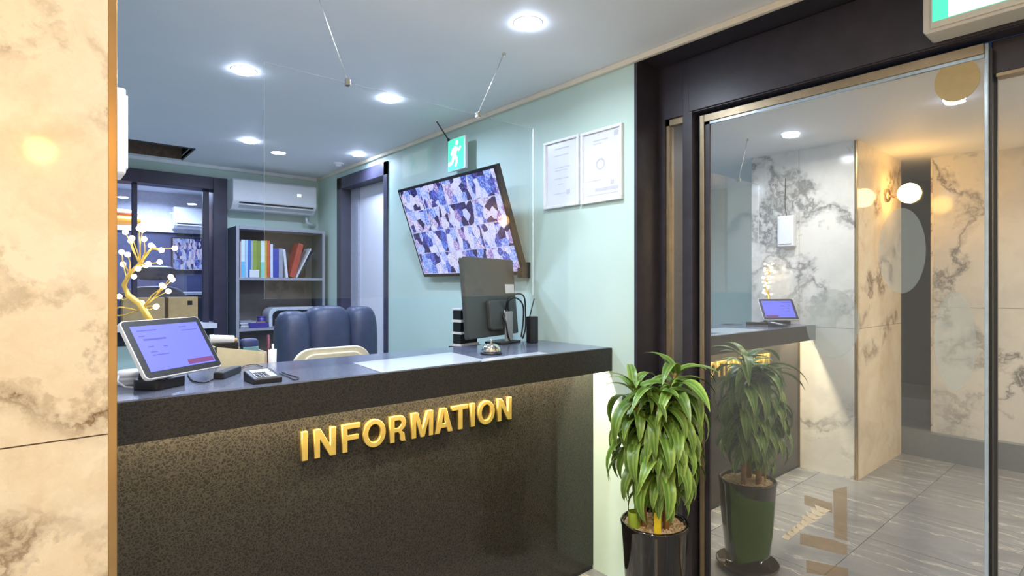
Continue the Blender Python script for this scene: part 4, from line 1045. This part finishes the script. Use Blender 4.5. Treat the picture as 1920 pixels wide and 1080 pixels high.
obj('rim', MB().lathe([(.0345, .088), (.0375, .088), (.0375, .093), (.0345, .093), (.0345, .088)], p, 24), M['purple'], t, smooth=True)
a, b2 = bu(350), bu(860)
M['silver'] = pm('silver_plastic', (196, 202, 214), .35)
t = thing('desk_printer', 'rounded white and black printer on the middle shelf behind the chair', 'printer', ((a+b2)/2, YS0+.11, z))
pr_ = [(a, z+.001)]+[(a+.07-.07*math.cos(q), z+.11+.06*math.sin(q)) for q in [pi/2*i/6 for i in range(7)]]+[(b2-.02, z+.17), (b2, z+.15), (b2, z+.001)]
obj('shell', MB().fr((0, 0, 0), (1, 0, 0), (0, 0, 1), (0, -1, 0)).prism(pr_, -(YS0+.22), -(YS0+.03)), M['silver'], t, bevel=.004)
pr2 = [(a+.03, z+.01)]+[(a+.085-.055*math.cos(q), z+.10+.045*math.sin(q)) for q in [pi/2*i/6 for i in range(7)]]+[(b2-.02, z+.145), (b2-.015, z+.01)]
obj('front', MB().fr((0, 0, 0), (1, 0, 0), (0, 0, 1), (0, -1, 0)).prism(pr2, -(YS0+.03), -(YS0+.022)), M['black_plastic'], t)
obj('control_panel', B(a+.05, a+.10, YS0+.018, YS0+.022, z+.02, z+.07), M['grey_plastic'], t)
obj('paper_tray', B(a+.10, b2-.04, YS0+.004, YS0+.03, z+.012, z+.02), M['black_plastic'], t)

# ------------------------------------------------------------------ boxes on the office sill
zb = wz0
for i, (u0, u1, v0, dep, lab) in enumerate(((230, 309, 558, .13, 'kraft carton on the window sill behind the light tree'), (316, 371, 557, .13, 'kraft carton with a dark sticker on the window sill'))):
    yb0 = YB-.15
    a, b2 = ony(u0, 570, yb0).x, ony(u1, 570, yb0).x; zt = ony((u0+u1)/2, v0, yb0).z
    t = thing('carton', lab, 'box', ((a+b2)/2, yb0+.06, zb), 'cartons on the window sill')
    obj('body', B(a, b2, yb0, yb0+dep, zb+.0005, zt), M['kraft'], t, bevel=.002)
    obj('flap_seam', B(a+.003, b2-.003, yb0+dep/2-.012, yb0+dep/2+.012, zt, zt+.001), M['woodslat'], t)
    if i: obj('sticker', B(b2-.075, b2-.04, yb0-.001, yb0, zt-.065, zt-.03), M['black_plastic'], t)
# ------------------------------------------------------------------ office furnishings
a, b2 = ony(322, 480, OY-.06).x, ony(402, 480, OY-.06).x
zt, zb_ = ony(360, 446, OY-.06).z, ony(360, 508, OY-.06).z
t = thing('office_monitor', 'screen with security camera pictures on the office wall', 'tv', ((a+b2)/2, OY, zb_))
obj('casing', B(a, b2, OY-.05, OY-.001, zb_, zt), M['black_plastic'], t, bevel=.004)
mb = MB().add([(a+.015, OY-.0515, zb_+.015), (b2-.015, OY-.0515, zb_+.015), (b2-.015, OY-.0515, zt-.015), (a+.015, OY-.0515, zt-.015)], [(0, 1, 2, 3)])
obj('screen', mb, M['cctv_small'], t, uv=lambda i: uvs[i])
t = thing('office_desk', 'pale topped desk under the office screen', 'desk', (1.2, 7.3, 0))
dz = ony(360, 548, 7.0).z
obj('desktop', B(.7, 2.4, 6.95, 7.6, dz-.03, dz), M['shelf_face'], t)
obj('side_panel', B(.72, .75, 6.97, 7.58, 0, dz-.03), M['dark'], t)
obj('side_panel', B(2.35, 2.38, 6.97, 7.58, 0, dz-.03), M['dark'], t)
obj('modesty_panel', B(.75, 2.35, 7.0, 7.02, .3, dz-.03), M['dark'], t)
cxo = ony(290, 530, 6.3)
t = thing('office_armchair', 'dark high-backed chair in the office behind the cartons', 'chair', (cxo.x, 6.3, 0))
obj('backrest', MB().sell((cxo.x, 6.3, .95), (.29, .10, .42), (.5, .6), 24, 14), M['leather'], t, smooth=True)
obj('headrest', MB().sell((cxo.x, 6.24, ony(290, 512, 6.24).z), (.17, .08, .07), (.6, .6), 20, 10), M['leather'], t, smooth=True)
obj('seat', MB().sell((cxo.x, 6.05, .48), (.28, .28, .08), (.5, .5), 24, 10), M['leather'], t, smooth=True)
obj('pedestal', MB().lathe([(0, 0), (.26, 0), (.25, .03), (.04, .06), (.035, .42), (0, .42)], (cxo.x, 6.1, 0), 24), M['black_plastic'], t, smooth=True)
lp = ony(228, 407, 6.9)
M['orange'] = em('orange_glow', (240, 170, 70), .8); M['pink'] = pm('pink_form', (226, 150, 120), .5)
t = thing('orange_hung_form', 'long orange glowing shade high in the office by the pillar edge', 'lamp', lp)  # glowing orange form on a rod from the office ceiling
obj('form', MB().sell((lp.x-.05, lp.y, lp.z-.03), (.22, .09, .05), (.8, .8), 24, 12), M['orange'], t, smooth=True)
obj('top_form', MB().sell((lp.x-.06, lp.y, lp.z+.045), (.20, .085, .035), (.8, .8), 24, 12), M['pink'], t, smooth=True)
obj('hanging_rod', MB().tube([(lp.x-.06, lp.y, lp.z+.07), (lp.x-.06, lp.y, 2.5)], .008, 8), M['steel'], t, smooth=True)

# ------------------------------------------------------------------ potted plant
PP = Vector((1.875, 1.325, 0))
pt = thing('potted_dracaena', 'bushy striped dracaena in a glossy black pot by the entrance', 'plant', PP)
RZ = .4345
obj('pot', MB().lathe([(0, .012), (.092, .012), (.098, .03), (.118, .22), (.131, RZ-.02), (.134, RZ-.006), (.131, RZ), (.124, RZ), (.121, RZ-.01), (.119, RZ-.03), (0, RZ-.03)], PP, 48), M['pot'], pt, smooth=True)
obj('saucer', MB().lathe([(0, .0005), (.12, .0005), (.14, .018), (.145, .032), (.140, .032), (.130, .012), (0, .011)], PP, 40), M['pot'], pt, smooth=True)
gm = MB(); r2 = random.Random(5)
gm.lathe([(0, .0), (.118, 0)], (PP.x, PP.y, RZ-.018), 32)
for i in range(420):
    r = .114*math.sqrt(r2.random()); a = r2.uniform(0, 2*pi); s = r2.uniform(.004, .0075)
    gm.sell((PP.x+r*math.cos(a), PP.y+r*math.sin(a), RZ-.017+s*.3), (s, s*r2.uniform(.7, 1), s*.6), (1, 1), 6, 4)
obj('gravel', gm, M['gravel'], pt, kind='stuff')
canes = [(-.045, -.02), (.05, .03), (.0, -.055), (.035, -.04)]
axr = Vector((CO, -SI, 0)); axf = Vector((SI, CO, 0))
cane_top = [.975, 1.02, .94, .965]
for (a, b2), zt in zip(canes, cane_top):
    q = PP+axr*a+axf*b2
    obj('cane', MB().tube([(q.x, q.y, RZ-.03), (q.x+axr.x*a*.3, q.y+axr.y*a*.3, .7), (q.x+axr.x*a*.9, q.y+axr.y*a*.9, zt)], .0125, 9, .009), M['cane'], pt, smooth=True)
def leaf_mesh(L, w, a0, a1, twist, k):
    n = 9; vs_, fs_, uv_ = [], [], []
    x = z_ = 0.0
    for i in range(n+1):
        s = i/n; ang = a0+(a1-a0)*(s**.8)
        ww_ = w*(math.sin(pi*min(1, (s*.93+.07))**.75))**.8*(1 if s < .98 else .2)
        if i: x += L/n*math.cos(ang); z_ += L/n*math.sin(ang)
        tw = twist*s
        for j, (o_, dz_) in enumerate(((-1, .28), (0, 0), (1, .28))):
            yy = o_*ww_; hh = dz_*ww_
            vs_.append((x-math.sin(ang)*hh, yy*math.cos(tw), z_+math.cos(ang)*hh+yy*math.sin(tw))); uv_.append((j/2, s))
    for i in range(n):
        for j in range(2): fs_.append((i*3+j, i*3+j+1, (i+1)*3+j+1, (i+1)*3+j))
    me = bpy.data.meshes.new('leaf'); me.from_pydata(vs_, [], fs_); me.materials.append(M['leaf'])
    ul = me.uv_layers.new(name='uv')
    for lp_ in me.loops: ul.data[lp_.index].uv = uv_[lp_.vertex_index]
    me.polygons.foreach_set('use_smooth', [True]*len(me.polygons)); return me
R_ = math.radians
LF = 1.0
lm_top = [leaf_mesh(.24, .024, R_(70), R_(-60), .3, 0), leaf_mesh(.22, .022, R_(58), R_(-80), -.3, 0), leaf_mesh(.18, .020, R_(78), R_(-20), .2, 0)]
lm_mid = [leaf_mesh(.24, .027, R_(55), R_(-110), .4, 0), leaf_mesh(.21, .027, R_(40), R_(-105), -.4, 0), leaf_mesh(.20, .025, R_(60), R_(-85), .15, 0), leaf_mesh(.23, .026, R_(28), R_(-115), -.2, 0)]
lm_low = [leaf_mesh(.19, .025, R_(25), R_(-110), .3, 0), leaf_mesh(.15, .023, R_(5), R_(-100), -.3, 0)]
r3 = random.Random(11)
NL = 0
for ci, ((a, b2), zt) in enumerate(zip(canes, cane_top)):
    nl = 72
    for i in range(nl):
        s = i/(nl-1); zz = .56+(zt-.56)*s
        f_ = .3+.6*max(0, (zz-.7)/(zt-.7)) if zz > .7 else .3*(zz-RZ)/(.7-RZ)
        q = PP+axr*(a*(1+f_))+axf*(b2)
        az = i*2.39996+ci*1.3+r3.uniform(-.3, .3)
        bank = lm_top if s > .86 else (lm_mid if s > .22 else lm_low)
        sc_f = r3.uniform(.82, 1.12)*(1 if s > .2 else .8)
        o = bpy.data.objects.new('leaf', r3.choice(bank)); COL.objects.link(o); o.parent = pt
        o.location = Vector((q.x, q.y, zz))-WL[pt.name]
        o.rotation_euler = (r3.uniform(-.15, .15), r3.uniform(-.15, .15), az); o.scale = (sc_f,)*3
        NL += 1
tg = PP+axr*-.01-axf*.085
obj('tag', MB().fr((tg.x, tg.y, RZ-.02), axr, (0, 0, 1), -axf).box(-.013, .013, 0, .085, 0, .0015), M['yellow_tag'], pt)
ng = PP+axr*-.085-axf*.02
obj('net_band', MB().lathe([(.024, 0), (.025, .06), (.023, .06), (.022, 0)], (ng.x, ng.y, RZ-.016), 16), M['net'], pt)

# ------------------------------------------------------------------ outside greenery, seen dimly through the glass
sh = thing('outdoor_shrub', 'dark shrub outside the glass entrance', 'shrub', (3.6, 2.6, -.02))
obj('stem', MB().tube([(3.6, 2.6, -.02), (3.6, 2.6, .5)], .02, 8), M['cane'], sh)
sm = MB()
for i in range(160):
    a = r3.uniform(0, 2*pi); r = .3*math.sqrt(r3.random()); zz = r3.uniform(.3, 1.5)
    sm.sell((3.6+r*math.cos(a), 2.6+r*math.sin(a), zz), (.06, .045, .02), (1, 1), 6, 4)
obj('foliage', sm, M['shrub'], sh, kind='stuff')
